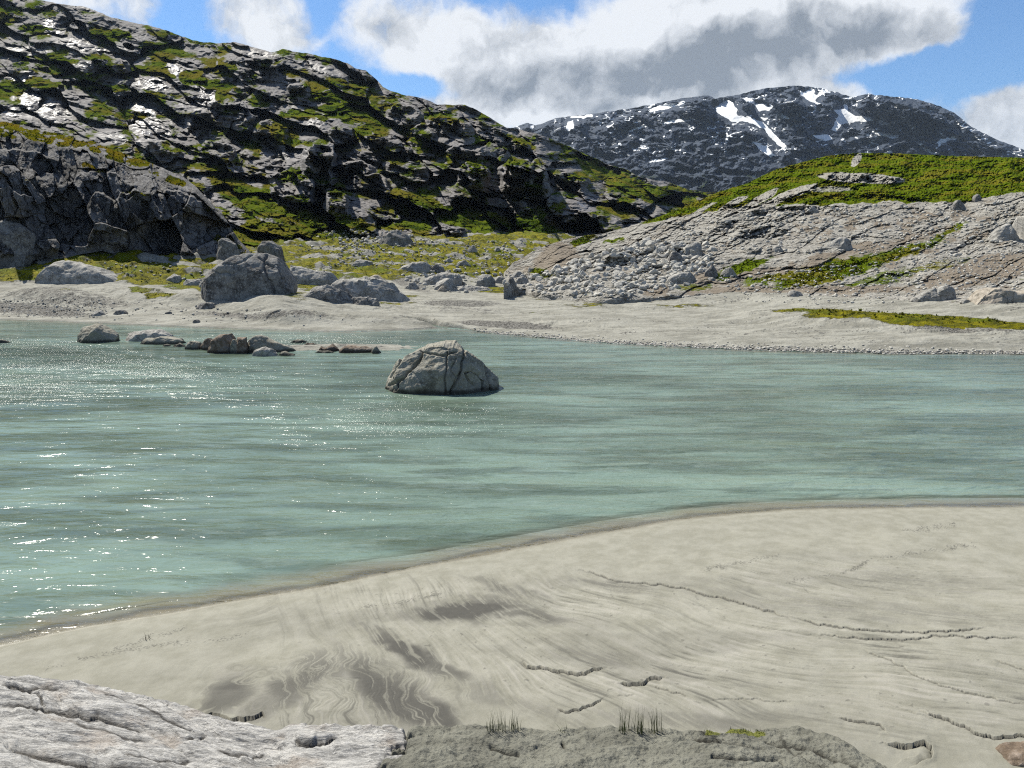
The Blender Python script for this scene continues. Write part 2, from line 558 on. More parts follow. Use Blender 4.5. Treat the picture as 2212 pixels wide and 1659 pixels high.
def near_sd(x, y):
    yy = np.interp(x, ns_w[:, 0], ns_w[:, 1])
    sl_ = np.interp(x, (ns_w[1:, 0] + ns_w[:-1, 0]) / 2, np.diff(ns_w[:, 1]) / np.diff(ns_w[:, 0]))
    return (yy - y) / np.sqrt(1 + sl_ * sl_)


SCARPS = [  # traced erosion edges: points, height (m), fade width in tracing px
    ([(1250, 1230), (1285, 1238), (1330, 1254), (1380, 1258), (1430, 1262), (1480, 1270), (1520, 1283), (1570, 1292), (1620, 1308), (1660, 1318), (1720, 1342)], .030, 26),
    ([(1135, 1243), (1165, 1252), (1190, 1270), (1230, 1282)], .010, 18),
    ([(1130, 1425), (1138, 1438), (1180, 1443), (1225, 1452), (1262, 1456), (1282, 1444), (1310, 1442)], .055, 30),
    ([(1335, 1475), (1365, 1477), (1392, 1474), (1405, 1464), (1435, 1463)], .060, 22),
    ([(1408, 1480), (1440, 1490), (1470, 1497), (1487, 1504)], .022, 14),
    ([(1202, 1530), (1222, 1537), (1250, 1532), (1285, 1518), (1300, 1508)], .035, 26),
    ([(1330, 1500), (1350, 1501), (1370, 1499)], .012, 9),
    ([(1525, 1510), (1600, 1508), (1660, 1512), (1716, 1516)], .014, 12),
    ([(1708, 1330), (1760, 1345), (1830, 1356), (1900, 1362), (1990, 1366), (2025, 1363), (2080, 1360), (2130, 1355)], .028, 26),
    ([(1740, 1368), (1850, 1376), (1930, 1379), (1985, 1378), (2010, 1372), (2060, 1371), (2130, 1376), (2212, 1378)], .026, 26),
    ([(1620, 1352), (1700, 1362), (1760, 1372)], .010, 14),
    ([(1862, 1402), (1890, 1411), (1920, 1424), (1950, 1440), (1985, 1462), (2050, 1485), (2110, 1500), (2170, 1513), (2260, 1530)], .022, 20),
    ([(1990, 1537), (2030, 1548), (2070, 1562), (2110, 1582), (2150, 1592), (2175, 1590), (2212, 1588), (2260, 1592)], .050, 26),
    ([(1890, 1510), (1960, 1535), (2040, 1556)], .010, 12),
    ([(2150, 1425), (2180, 1434), (2212, 1446), (2260, 1460)], .02, 16),
    ([(1480, 1300), (1550, 1312), (1615, 1322)], .007, 10),
    ([(1435, 1436), (1490, 1440), (1540, 1450)], .008, 10),
    ([(392, 1530), (410, 1538), (440, 1545), (456, 1540), (500, 1553), (545, 1551), (566, 1540), (574, 1554)], .07, 14),
    ([(1915, 1604), (1960, 1608), (1998, 1600), (2014, 1612), (2012, 1636), (1980, 1652)], .09, 20),
    ([(1810, 1550), (1860, 1557), (1900, 1564), (1912, 1578)], .035, 20),
]
DRIFT = [  # lines of dark washed up debris
    [(172, 1424), (240, 1412), (262, 1396), (300, 1386), (318, 1375), (350, 1370), (398, 1358)],
    [(200, 1418), (290, 1400), (350, 1392), (430, 1386), (500, 1380), (545, 1368)],
    [(780, 1315), (840, 1308), (900, 1293), (950, 1280)],
    [(1700, 1258), (1760, 1250), (1830, 1236), (1880, 1212), (1940, 1200), (2020, 1186), (2110, 1176)],
    [(1520, 1230), (1600, 1216), (1680, 1200)],
    [(1950, 1148), (2010, 1140), (2060, 1136)],
    [(100, 1445), (140, 1436)],
]
DARKS = [(1010, 1318, 95, 20, -6, 1.0), (1130, 1328, 70, 9, 6, .7), (880, 1408, 80, 16, 32, 1.0), (940, 1440, 70, 10, 22, .8), (645, 1470, 80, 26, -38, .75),
         (700, 1445, 40, 22, 10, .6), (478, 1505, 60, 26, -25, .75), (850, 1500, 130, 34, 35, .85), (930, 1545, 60, 26, 35, .8), (560, 1530, 60, 20, -30, .5),
         (1090, 1275, 60, 8, 20, .6), (1160, 1285, 40, 8, 25, .5), (1330, 1268, 80, 6, 8, .5), (1300, 1420, 90, 12, 5, .35), (1700, 1300, 200, 20, 8, .35),
         (1950, 1260, 150, 18, 4, .35), (2080, 1330, 160, 14, 4, .4), (1500, 1560, 140, 14, 4, .4), (1330, 1560, 120, 20, -4, .3), (1060, 1500, 120, 14, 20, .35)]

DARKS = [(a, b_, rx * 1.2, ry * 1.35, r_, v) for a, b_, rx, ry, r_, v in DARKS]
xs = np.concatenate([np.arange(-900, -60, 14.0), np.arange(-60, 2280, 1.7), np.arange(2280, 3200, 14.0)])
ysd = np.concatenate([np.arange(1060, 1250, 1.3), np.arange(1250, 1700, 1.15), np.arange(1700, 2600, 16.0)])[::-1]
Xd, Yd = np.meshgrid(xs, ysd)
x, y, _ = onz(Xd, Yd, 0.0)
sd = near_sd(x, y) + 0.06 * fbm(x * .5, y * .5, 3, 5)
z = np.where(sd > 0, .055 * sd + .03 * sst(sd, 0, .5), .10 * sd)
z = z + .05 * fbm(x * .35, y * .35, 3, 11) * sst(sd, .3, 2)
x, y, _ = onz(Xd, Yd, z)
# flow coordinates for the drainage streaks
wx = x + .32 * fbm(x * .4, y * .4, 2, 21); wy = y + .32 * fbm(x * .4 + 9, y * .4, 2, 22)
sw = ell(Xd, Yd, [(640, 1480, 170, 90, 0, 1.0), (860, 1500, 150, 90, 0, .6)])
wx = wx + sw * .5 * fbm(x * 1.4, y * 1.4, 3, 23); wy = wy + sw * .5 * fbm(x * 1.4 + 5, y * 1.4, 3, 24)
ang = np.radians(interp(Xd.ravel(), [(0, 40), (600, 62), (900, 50), (1200, 36), (1700, 25), (2212, 18)]).reshape(Xd.shape))
al = wx * np.cos(ang) - wy * np.sin(ang); ac = wx * np.sin(ang) + wy * np.cos(ang)
st1 = fbm(al * .40, ac * 3.2, 5, 31, gain=.6); st2 = fbm(al * .9, ac * 13.0, 4, 35, gain=.65)
region = ell(Xd, Yd, [(1500, 1420, 900, 150, 6, 1.0), (700, 1500, 300, 100, 0, .8), (1900, 1330, 500, 130, 3, .8)], .35)
comb = region * (.5 + .5 * sst(fbm(x * .55, y * .55, 3, 45), -.25, .35))
pale = comb * sst(.6 * st1 + .55 * st2 + .12, -.1, 1.0) * .95
dk = ell(Xd + 26 * fbm(x * 1.5, y * 1.5, 4, 41), Yd + 10 * fbm(x * 1.5, y * 1.5, 4, 43), DARKS, .6)
dark = dk * sst(st1 * .6 + st2 * .55 + .6 * dk + .22, .12, .55) * 1.0 + .16 * sst(Yd + 60 * fbm(x * .4, y * .4, 3, 47), 1330, 1560) + comb * sst(-st1 * .7 - st2 * .5, .12, .85) * .62 + .22 * region * sst(fbm(x * .35 + 7, y * .9, 4, 48), .0, .5)
z = z + region * (st1 * .006 + st2 * .003)
dkx = 3.0 * fbm(Xd * .05, Yd * .05, 3, 51); dky = 3.0 * fbm(Xd * .05 + 30, Yd * .05, 3, 52)
crk = np.zeros(x.shape)
for pts, hgt, fade in SCARPS:
    xa = min(p[0] for p in pts) - 60; xb = max(p[0] for p in pts) + 60
    ya = min(p[1] for p in pts) - 60; yb = max(p[1] for p in pts) + 90
    c0, c1 = np.searchsorted(xs, [xa, xb]); r0 = np.searchsorted(-ysd, -yb); r1 = np.searchsorted(-ysd, -ya)
    S = np.s_[r0:r1, c0:c1]
    d, s_, t = polyd(Xd[S] + dkx[S], Yd[S] + dky[S], pts)
    end = sst(t, 0, .12) * sst(1 - t, 0, .12)
    far_side = (s_ < 0)
    lip = np.where(far_side, .35 * np.exp(-(d / (fade * .5)) ** 2), -np.exp(-d / fade) * (1 + .6 * np.exp(-d / 3.0)))
    z[S] += .42 * hgt * lip * (.25 + .75 * end)
    crk[S] = np.maximum(crk[S], np.where(far_side, 0, np.exp(-(d / 2.2) ** 2)) * (.3 + .7 * end) * min(1, hgt / .03))  # dark line painted into the sand for the shade under each lip
deb = np.zeros(x.shape)
for pts in DRIFT:
    d, s_, t = polyd(Xd + dkx * 2, Yd + dky * 2, pts)
    deb = np.maximum(deb, np.exp(-(d / 4.0) ** 2) * sst(fbm(x * 30, y * 34, 3, 61) + .5 * fbm(x * 3, y * 3, 2, 62), .05, .4) * .8)
deb = np.maximum(deb, sst(fbm(x * 9, y * 9, 3, 66), .75, .95) * .6 * region)
z += deb * .003
z += .0025 * fbm(x * 8, y * 8, 3, 71)
# level line of the waterline stays under the sheet of water
wetm = sst(sd, .16, .0)
dark = np.maximum(dark, np.maximum(crk, deb * .95))
P = np.stack([x, y, z], 2)
grid_obj('sand_bank', P, M_sand, (dark, pale * sst(sd, .4, 1.2), wetm))

# ------------------------------------------------------------------ pale bedrock slab, bottom left
M_slab = None
m_, b = new_mat('pale streaked bedrock')
co = b.n('ShaderNodeTexCoord', 3)
A = b.n('ShaderNodeAttribute', 0, {'attribute_name': 'm'})
sp = m_.node_tree.nodes.new('ShaderNodeSeparateColor'); m_.node_tree.links.new(A, sp.inputs[0])
fol = b.mapping(co, (1.0, 5.0, 5.0), (0, 0, math.radians(28)))
n1 = b.noise(fol, 2.2, 9, .68, .4); n2 = b.noise(fol, 9.0, 8, .75, .3); n3 = b.noise(co, 45, 5, .8)
c = b.mix(b.mr(n1, .36, .62), (.20, .196, .188), (.52, .507, .48))
c = b.mix(b.math('MULTIPLY', b.mr(n2, .50, .66), .8), c, (.66, .645, .615))
c = b.mix(b.math('MULTIPLY', b.mr(n2, .46, .34), .65), c, (.085, .082, .078))
c = b.mix(b.math('MULTIPLY', b.mr(b.noise(co, 1.5, 5, .6), .52, .66), .5), c, (.33, .275, .225))
c = b.mix(1.0, c, b.mr(n3, .3, .7, .72, 1.2, False), 'MULTIPLY')
c = b.mix(sp.outputs[0], c, (.05, .045, .04))
h = b.math('ADD', b.math('MULTIPLY', n1, .9), b.math('ADD', b.math('MULTIPLY', n2, .5), b.math('MULTIPLY', n3, .16)))
M_slab = finish(m_, b, principled(b, c, .8, bump(b, h, 1.0, .045), .2))

SLAB_TOP = [(-500, 1440), (0, 1460), (62, 1464), (104, 1473), (166, 1479), (228, 1491), (311, 1506), (373, 1522), (407, 1537), (448, 1553), (498, 1564),
            (556, 1576), (589, 1583), (622, 1572), (664, 1566), (747, 1570), (830, 1575), (870, 1577), (890, 1590), (905, 1640)]
xs2 = np.arange(-500, 906, 1.6)
ytop = interp(xs2, SLAB_TOP)
nrow = 420
T = np.linspace(0, 1, nrow)[:, None]
ztop = interp(xs2, [(-500, .75), (0, .62), (300, .50), (560, .46), (650, .52), (800, .56), (905, .56)])[None, :]
Yg = ytop[None, :] + (1900 - ytop[None, :]) * T
Xg = np.broadcast_to(xs2[None, :], Yg.shape).copy()
zz = ztop + (Yg - ytop[None, :]) / 330.0 * .75
x, y, z = onz(Xg, Yg, zz)
z = np.broadcast_to(z, x.shape).copy()
a_ = math.radians(28)
u = x * math.cos(a_) - y * math.sin(a_) * -1.0; v = -x * math.sin(a_) + y * math.cos(a_)
u = x * math.cos(a_) - y * math.sin(a_); v = x * math.sin(a_) + y * math.cos(a_)
vv = v + .15 * fbm(x * .8, y * .8, 3, 81)
lay = fbm(u * .5, vv * 3.2, 4, 83)
z += .05 * lay + .025 * fbm(u * 1.4, vv * 9, 4, 87) + .008 * fbm(u * 4, vv * 26, 3, 89)
st = np.floor(vv * 2.1 + .35 * fbm(u * .7, vv * .7, 3, 91)); fr = vv * 2.1 + .35 * fbm(u * .7, vv * .7, 3, 91) - st
z += .045 * (hsh(st.astype(np.int64), st.astype(np.int64) * 0, 5) - .3) * sst(fr, 0, .12) * 1.0
SLAB_CR = [([(0, 1476), (30, 1482), (60, 1490), (80, 1500), (92, 1516), (97, 1528)], .06, 3.5),
           ([(-20, 1520), (40, 1525), (97, 1530), (140, 1536), (190, 1548), (240, 1555), (280, 1566), (330, 1584)], .05, 7),
           ([(10, 1484), (50, 1490), (100, 1484), (130, 1490)], .03, 5),
           ([(0, 1606), (60, 1622), (140, 1640), (190, 1652), (240, 1655), (320, 1668)], .05, 9),
           ([(633, 1600), (665, 1604), (700, 1600), (735, 1592)], .06, 5),
           ([(636, 1592), (650, 1600), (690, 1604)], .05, 6),
           ([(140, 1560), (200, 1580), (270, 1597), (330, 1604)], .02, 5),
           ([(395, 1600), (440, 1596), (430, 1604)], .03, 4),
           ([(460, 1618), (500, 1634), (540, 1636), (580, 1628)], .02, 4),
           ([(260, 1640), (330, 1646), (430, 1646)], .02, 4), ([(200, 1490), (300, 1530), (360, 1560), (420, 1585)], .02, 4)]
cw = 3 * fbm(Xg * .04, Yg * .04, 3, 93); cw2 = 3 * fbm(Xg * .04 + 7, Yg * .04, 3, 94)
crk = np.zeros(x.shape)
for pts, dep, wd_ in SLAB_CR:
    d, s_, t = polyd(Xg + cw, Yg + cw2, pts)
    e_ = sst(t, 0, .15) * sst(1 - t, 0, .15)
    z -= dep * np.exp(-(d / wd_) ** 2) * (.3 + .7 * e_) - dep * .5 * np.exp(-(d / (wd_ * 3)) ** 2) * (s_ < 0) * e_
    crk = np.maximum(crk, np.exp(-(d / (wd_ * .6)) ** 2) * e_ * .8)
z -= .24 * sst(Xg + (Yg - 1578) * .6 + 34 * fbm(x * 3, y * 3, 4, 105), 868, 925)
x2, y2, _ = onz(Xg, Yg, zz)
P = np.stack([x2, y2, z], 2)
# rounded far edge dropping into the sand
edge = []
for i in range(1, 19):
    t = i / 18
    q = P[0].copy(); q[:, 1] += .28 * math.sin(t * math.pi / 2) + .02 * fbm(q[:, 0] * 6, q[:, 0] * 0 + i * .2, 3, 97); q[:, 2] -= .75 * (1 - math.cos(t * math.pi / 2))
    edge.append(q)
P = np.concatenate([np.array(edge[::-1]), P], 0)
rs = []
for i in range(1, 9):
    q = P[:, -1].copy(); q[:, 0] += .02 * i; q[:, 2] -= .09 * i; rs.append(q)
P = np.concatenate([P, np.stack(rs, 1)], 1)
crk = np.pad(crk, ((18, 0), (0, 8)), mode='edge')
o = grid_obj('rock_slab', P, M_slab, (crk, crk * 0, crk * 0), kind=None)
o['label'] = 'pale streaked bedrock slab with dark cracks at the very bottom left, in front of the sand'
o['category'] = 'rock slab'

# ------------------------------------------------------------------ crusty silt ledge, bottom right
m_, b = new_mat('crusted green grey silt')
co = b.n('ShaderNodeTexCoord', 3)
A = b.n('ShaderNodeAttribute', 0, {'attribute_name': 'm'})
sp = m_.node_tree.nodes.new('ShaderNodeSeparateColor'); m_.node_tree.links.new(A, sp.inputs[0])
n1 = b.noise(co, 2.0, 7, .65); n2 = b.noise(co, 24, 7, .75); n3 = b.noise(co, 7, 6, .7)
c = b.mix(b.mr(n1, .35, .65), (.142, .140, .114), (.225, .222, .182))
c = b.mix(b.mr(n2, .38, .28), c, (.06, .058, .045))
c = b.mix(b.math('MULTIPLY', b.mr(n3, .52, .66), .5), c, (.20, .195, .165))
c = b.mix(sp.outputs[0], c, (.03, .028, .022))
c = b.mix(b.mr(b.math('ADD', sp.outputs[1], b.math('MULTIPLY', b.math('SUBTRACT', n2, .5), .8)), .4, .6), c, (.15, .16, .03))
h = b.math('ADD', b.math('MULTIPLY', n2, .6), b.math('ADD', b.math('MULTIPLY', n3, .8), n1))
M_silt = finish(m_, b, principled(b, c, .9, bump(b, h, 1.0, .05), .25))
LEDGE_TOP = [(770, 1640), (838, 1612), (850, 1600), (880, 1573), (937, 1567), (1032, 1569), (1114, 1573), (1190, 1578), (1254, 1573), (1349, 1578), (1444, 1575), (1570, 1580),
             (1665, 1570), (1729, 1575), (1792, 1591), (1856, 1616), (1900, 1641), (1935, 1672), (1990, 1700)]
xs3 = np.arange(770, 1990, 1.6)
ytop = interp(xs3, LEDGE_TOP)
T = np.linspace(0, 1, 300)[:, None]
Yg = ytop[None, :] + (1900 - ytop[None, :]) * T
Xg = np.broadcast_to(xs3[None, :], Yg.shape).copy()
zz = .64 + (Yg - 1575) / 330 * .75
x, y, _ = onz(Xg, Yg, zz)
z = zz - .35 * sst(Xg + (Yg - 1578) * .6 + 34 * fbm(x * 3, y * 3, 4, 105), 895, 850) + .05 * fbm(x * 1.3, y * 1.3, 4, 101) + .022 * fbm(x * 5, y * 7, 4, 103) + .01 * fbm(x * 18, y * 18, 3, 107)
v_ = voro(x * 1.5 + .4 * fbm(x, y, 2, 3), y * 3.5 + .4 * fbm(x, y, 2, 4), 12)
rgn = ell(Xg, Yg, [(1650, 1620, 200, 50, 14, 1.0), (1200, 1650, 200, 40, 0, .35)])
z += rgn * (.06 * (v_[4] - .5) + .03 * v_[3])
crk = rgn * np.exp(-((v_[1] - v_[0]) / .07) ** 2) * .9
for pts in [[(1480, 1592), (1540, 1604), (1600, 1612), (1650, 1616)], [(1540, 1640), (1620, 1645), (1680, 1640), (1690, 1652)], [(1660, 1596), (1720, 1606), (1790, 1632), (1850, 1660)],
            [(1060, 1610), (1090, 1618), (1120, 1622)], [(1215, 1600), (1225, 1612)]]:
    d, s_, t = polyd(Xg + 4 * fbm(Xg * .05, Yg * .05, 3, 1), Yg, pts)
    z -= .05 * np.exp(-(d / 4.5) ** 2); crk = np.maximum(crk, np.exp(-(d / 3) ** 2))
gr = ell(Xg, Yg, [(1608, 1577, 46, 6, 0, 1.0), (1540, 1580, 20, 4, 0, .6)])
P = np.stack([x, y, z], 2)
edge = []
for i in range(1, 15):
    t = i / 14
    q = P[0].copy(); q[:, 1] += .16 * math.sin(t * math.pi / 2) + .025 * fbm(q[:, 0] * 7, q[:, 0] * 0 + i * .2, 3, 98); q[:, 2] -= .6 * (1 - math.cos(t * math.pi / 2))
    edge.append(q)
P = np.concatenate([np.array(edge[::-1]), P], 0)
rs = []
for i in range(1, 9):
    q = P[:, -1].copy(); q[:, 0] += .02 * i; q[:, 2] -= .08 * i; rs.append(q)
P = np.concatenate([P, np.stack(rs, 1)], 1)
crk = np.pad(crk, ((14, 0), (0, 8)), mode='edge'); gr = np.pad(gr, ((14, 0), (0, 8)), mode='edge')
grid_obj('silt_ledge', P, M_silt, (crk, gr, gr * 0))

# ------------------------------------------------------------------ far shore and valley floor
FAR_SHORE = [(-700, 684), (0, 690), (200, 697), (400, 706), (600, 713), (750, 717), (870, 713), (945, 708), (1000, 713), (1060, 720), (1150, 728), (1300, 742),
             (1500, 752), (1700, 760), (1900, 764), (2212, 766), (3000, 770)]
xs4 = np.concatenate([np.arange(-700, -40, 8.0), np.arange(-40, 2260, 1.5), np.arange(2260, 3000, 8.0)])
sh = FAR_SHORE
lines = [([(a, b_ + 60) for a, b_ in sh], {'z': [(-700, -1.8), (3000, -1.8)]}),
         (sh, {'z': [(-700, 0), (3000, 0)]}),
         ([(-700, 668), (0, 672), (300, 684), (600, 694), (870, 694), (1000, 695), (1200, 706), (1600, 728), (1900, 738), (2212, 742), (3000, 745)], {'z': [(-700, .45), (3000, .45)]}),
         ([(-700, 608), (0, 613), (300, 614), (450, 622), (600, 643), (870, 647), (1000, 642), (1150, 630), (1600, 632), (1800, 640), (2212, 652), (3000, 660)],
          {'z': [(-700, 2.6), (300, 2.6), (600, 2.1), (870, 1.3), (1000, 1.3), (1200, 1.8), (1600, 2.1), (2212, 2.5), (3000, 2.6)]}),
         ([(-700, 560), (0, 556), (200, 540), (400, 552), (560, 556), (700, 560), (1000, 560), (1130, 575), (1300, 628), (3000, 648)],
          [(-700, 106), (300, 108), (600, 122), (1000, 138), (1300, 140), (3000, 140)]),
         ([(-700, 540), (0, 535), (450, 530), (600, 520), (1000, 505), (1200, 500), (1350, 540), (3000, 640)], [(-700, 140), (500, 165), (1000, 190), (3000, 190)]),
         ([(-700, 530), (400, 525), (1000, 500), (1200, 500), (1500, 560), (3000, 630)], [(-700, 300), (3000, 300)])]
Xd, Yd, Dp = loft(xs4, lines, 1.0, 5)
P = ray_points(Xd, Yd, Dp)
x, y, z = P[..., 0], P[..., 1], P[..., 2]
XD, YD = Xd, Yd
inl = z > .02
hi = sst(z, .05, .6)
back = sst(z, 2.2, 3.5)
z = z + hi * (.10 * fbm(x * .18, y * .25, 4, 201) + .05 * fbm(x * .9, y * 1.3, 4, 203))
z = z + back * (.75 * fbm(x * .09, y * .12, 4, 205) + .30 * fbm(x * .5, y * .5, 4, 207))
vr = voro(x * .22 + .4 * fbm(x * .2, y * .2, 2, 5), y * .16, 303)
vm = back * sst(fbm(x * .06, y * .08, 3, 209), .05, .3)
z = z + vm * 1.1 * np.maximum(.45 - vr[0], 0)
# ledged, rubbly relief
rub = ell(XD, YD, [(90, 660, 160, 26, 4, 1.0), (330, 650, 190, 24, 6, .8), (560, 680, 200, 14, 3, .9), (900, 662, 150, 10, 0, .6), (1150, 700, 150, 12, 3, .7), (1950, 700, 320, 16, 3, .7),
                   (1500, 660, 300, 12, 0, .3)], .5)
v_ = voro(x * .8 + .5 * fbm(x * .5, y * .5, 2, 3), y * .55, 301)
z = z + rub * hi * (.22 * (v_[4] - .4) + .06 * fbm(x * 2.5, y * 2.5, 3, 211))
# stepped bedrock humps on the left spit
for (cx_, cy_, rx_, ry_, rot_, hh) in [(640, 690, 60, 10, 2, .7), (330, 668, 40, 8, 5, .4), (120, 640, 80, 14, 3, .8), (330, 640, 110, 12, 8, .5), (800, 690, 90, 10, 2, .35), (450, 655, 60, 6, 3, .4),
                                 (1800, 690, 220, 14, 3, .5), (1250, 690, 120, 10, 2, .3), (1500, 640, 200, 8, 0, .2)]:
    z = z + hh * ell(XD, YD, [(cx_, cy_, rx_, ry_, rot_, 1.0)], .7) * hi
# inlet between the left spit and the right flats
chan = [(1035, 735), (985, 712), (960, 702), (930, 693), (898, 688), (868, 685)]
d, s_, t = polyd(XD * .45, YD * 1.0, [(a * .45, b_) for a, b_ in chan])
hw = np.interp(t, [0, .3, .6, 1], [14, 7.5, 4.5, 2.0])
cm = sst(d / hw, 1.25, .75)
z = z * (1 - cm) + cm * (-.5)
pond = ell(XD, YD, [(905, 652, 60, 2.2, 0, 1.0), (1055, 655, 40, 1.6, 0, 1)], .4)
moss = ell(XD + 14 * fbm(x * .2, y * .2, 3, 221), YD + 5 * fbm(x * .2, y * .2, 3, 223),
           [(90, 596, 220, 17, 0, .85), (-300, 590, 220, 25, 0, .8), (330, 585, 150, 34, 6, 1.0), (520, 580, 140, 36, 0, .9), (660, 590, 60, 40, 20, .9), (720, 560, 120, 34, 5, .8), (900, 545, 200, 26, 0, .95),
            (1040, 540, 170, 24, 0, .8), (790, 590, 90, 14, 5, .8), (1090, 625, 60, 8, 0, .8), (1180, 640, 60, 7, 0, .75), (880, 640, 50, 3, 0, .6), (330, 640, 60, 10, 6, .8), (430, 622, 60, 10, 14, 1), (440, 640, 46, 3, 0, .8), (150, 640, 50, 9, 0, .5),
            (1000, 600, 120, 18, 0, .45), (1930, 691, 250, 13, 2, 1.2), (2120, 704, 150, 10, 2, 1.0), (1480, 660, 90, 5, 0, .55), (1250, 660, 80, 6, 0, .6), (1750, 692, 40, 4, 0, .6), (1330, 652, 150, 10, 0, .42), (1450, 668, 60, 4, 0, .4), (1160, 680, 40, 4, 0, .5),
            (900, 505, 260, 10, 0, .9), (200, 632, 50, 4, 0, .4), (640, 640, 30, 12, 0, .6), (850, 655, 60, 4, 0, .6)], .5)
grav = ell(XD, YD, [(60, 668, 150, 14, 5, .75), (160, 650, 200, 16, 4, .55), (560, 686, 190, 8, 3, .6), (430, 672, 100, 8, 4, .45), (1100, 702, 130, 9, 3, .7), (1000, 655, 110, 8, 0, .6), (1350, 745, 260, 4.5, 2.5, .75),
                    (1750, 757, 330, 5, 1.4, .9), (2150, 762, 250, 5, .3, .8), (2080, 712, 160, 10, 2, .6), (1700, 715, 200, 8, 2, .3), (760, 640, 40, 6, 0, .5), (880, 612, 60, 14, 20, .6),
                    (1200, 632, 120, 8, 0, .5), (230, 552, 60, 16, 5, .7), (1500, 640, 200, 5, 0, .4)], .5)
wsh = sst(z, .10, .02) * .5
mudz = ell(XD, YD, [(1020, 670, 140, 7, 3, .5)])
bare = back * .25
moss = np.maximum(moss * .9, back * .62 + .12 * sst(z, 1.6, 2.4)) - .55 * vm * sst(vr[0], .5, .25) - .25 * sst(fbm(x * .15, y * .2, 3, 211), .1, .5)
moss = np.where(z < .25, 0, moss)
lin = np.exp(-(fbm(x * .10, y * .8, 4, 231) / .05) ** 2) * sst(fbm(x * .12, y * .2, 3, 233), -.2, .2) * sst(z, .1, .4)
lin2 = np.exp(-(fbm(x * .3, y * 1.8, 4, 235) / .08) ** 2) * sst(fbm(x * .2, y * .3, 3, 237), -.1, .25) * sst(z, .1, .4)
grav = np.maximum(grav, np.maximum(lin, lin2 * .8) * .85)
bare = np.maximum(bare, wsh)
P = np.stack([x, y, z], 2)
COVER.append((P, np.where(YD < 700, moss, 0), (.12, .45), 7000, .58))
grid_obj('far_shore', P, M_shore, (moss, np.maximum(grav, mudz), bare))
shore_z = z; SHX, SHY = XD, YD

# low sand bar with rocks in the middle of the river
u_, v_ = np.meshgrid(np.linspace(-1.3, 1.3, 220), np.linspace(-1.5, 1.5, 60))
cx_, cy_, _ = onz(735.0, 750.0, 0.0)
bx = cx_ + u_ * 4.6 * 1.0; by = cy_ + v_ * 1.6 + .3 * fbm(u_ * 2, v_, 3, 5)
bz = .20 * (1 - np.sqrt(u_ ** 2 + v_ ** 2 * .8)) + .03 * fbm(bx * 1.5, by * 1.5, 3, 7)
grid_obj('sand_bar', np.stack([bx, by, bz], 2), M_shore, (bz * 0, sst(fbm(bx * .9, by * 1.5, 3, 9), .1, .5) * .6, bz * 0 + .1))

# ------------------------------------------------------------------ water
m_, b = new_mat('milky glacial water')
co = b.n('ShaderNodeTexCoord', 3)
A = b.n('ShaderNodeAttribute', 0, {'attribute_name': 'm'})
sp = m_.node_tree.nodes.new('ShaderNodeSeparateColor'); m_.node_tree.links.new(A, sp.inputs[0])
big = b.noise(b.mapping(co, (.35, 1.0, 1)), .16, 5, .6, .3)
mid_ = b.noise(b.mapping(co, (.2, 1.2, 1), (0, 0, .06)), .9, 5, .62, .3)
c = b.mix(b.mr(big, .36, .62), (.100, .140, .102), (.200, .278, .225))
c = b.mix(b.math('MULTIPLY', b.mr(mid_, .46, .60), .60), c, (.060, .082, .055))  # sediment streaks, also painting the ripples' sky-reflection contrast into the body colour
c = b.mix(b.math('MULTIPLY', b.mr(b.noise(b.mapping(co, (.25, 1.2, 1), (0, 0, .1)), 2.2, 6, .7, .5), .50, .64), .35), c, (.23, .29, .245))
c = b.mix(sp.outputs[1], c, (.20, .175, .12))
foam_sheen = b.math('MULTIPLY', b.mr(sp.outputs[2], .5, 1.0), b.mr(b.noise(b.mapping(co, (.3, 1.0, 1)), 2.6, 7, .72, .6), .56, .68))
c = b.mix(b.math('MULTIPLY', foam_sheen, .75), c, (.50, .56, .53))  # foam colour that also paints in the whitish sun sheen on the rapids
w1 = b.noise(b.mapping(co, (.36, 1.0, 1), (0, 0, .20)), 1.4, 3, .55, .8)
w0 = b.noise(b.mapping(co, (.30, 1.0, 1), (0, 0, .05)), .55, 3, .5, .6)
w2 = b.noise(b.mapping(co, (.42, 1.0, 1), (0, 0, .30)), 4.0, 3, .55, .8)
w2b = b.noise(b.mapping(co, (.45, 1.0, 1), (0, 0, -.22)), 2.4, 4, .6, .8)
w3 = b.noise(b.mapping(co, (.5, 1.0, 1)), 22.0, 3, .6)
amp = sp.outputs[2]
h = b.math('ADD', b.math('ADD', b.math('MULTIPLY', w1, .70), b.math('ADD', b.math('MULTIPLY', w0, 1.5), b.math('MULTIPLY', w2b, .45))), b.math('ADD', b.math('MULTIPLY', w2, .17), b.math('MULTIPLY', b.math('MULTIPLY', w3, .20), b.math('POWER', amp, 2.0))))
h = b.math('MULTIPLY', h, b.math('MAXIMUM', b.mr(amp, .26, .46, .20, .56, False), b.mr(amp, .5, 1, .30, 1.5, False)))
nrm = bump(b, h, 1.0, .30)
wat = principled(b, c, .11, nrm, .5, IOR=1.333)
tr = b.n('ShaderNodeBsdfTransparent', 0)
gl = b.n('ShaderNodeBsdfGlossy', 0, None, Color=(1, 1, 1, 1), Roughness=.08, Normal=nrm)
fr = b.n('ShaderNodeFresnel', 0, None, IOR=1.333, Normal=nrm)
thin = b.n('ShaderNodeMixShader', 0, None, i0=fr, i1=tr, i2=gl)
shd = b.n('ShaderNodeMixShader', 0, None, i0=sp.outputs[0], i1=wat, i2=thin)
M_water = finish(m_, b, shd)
xsw = np.concatenate([np.arange(-900, -40, 10.0), np.arange(-40, 2260, 2.2), np.arange(2260, 3200, 10.0)])
ysw = np.concatenate([np.arange(600, 700, 2.0), np.arange(700, 1000, 1.0), np.arange(1000, 1420, 1.6), np.arange(1420, 1620, 8)])[::-1]
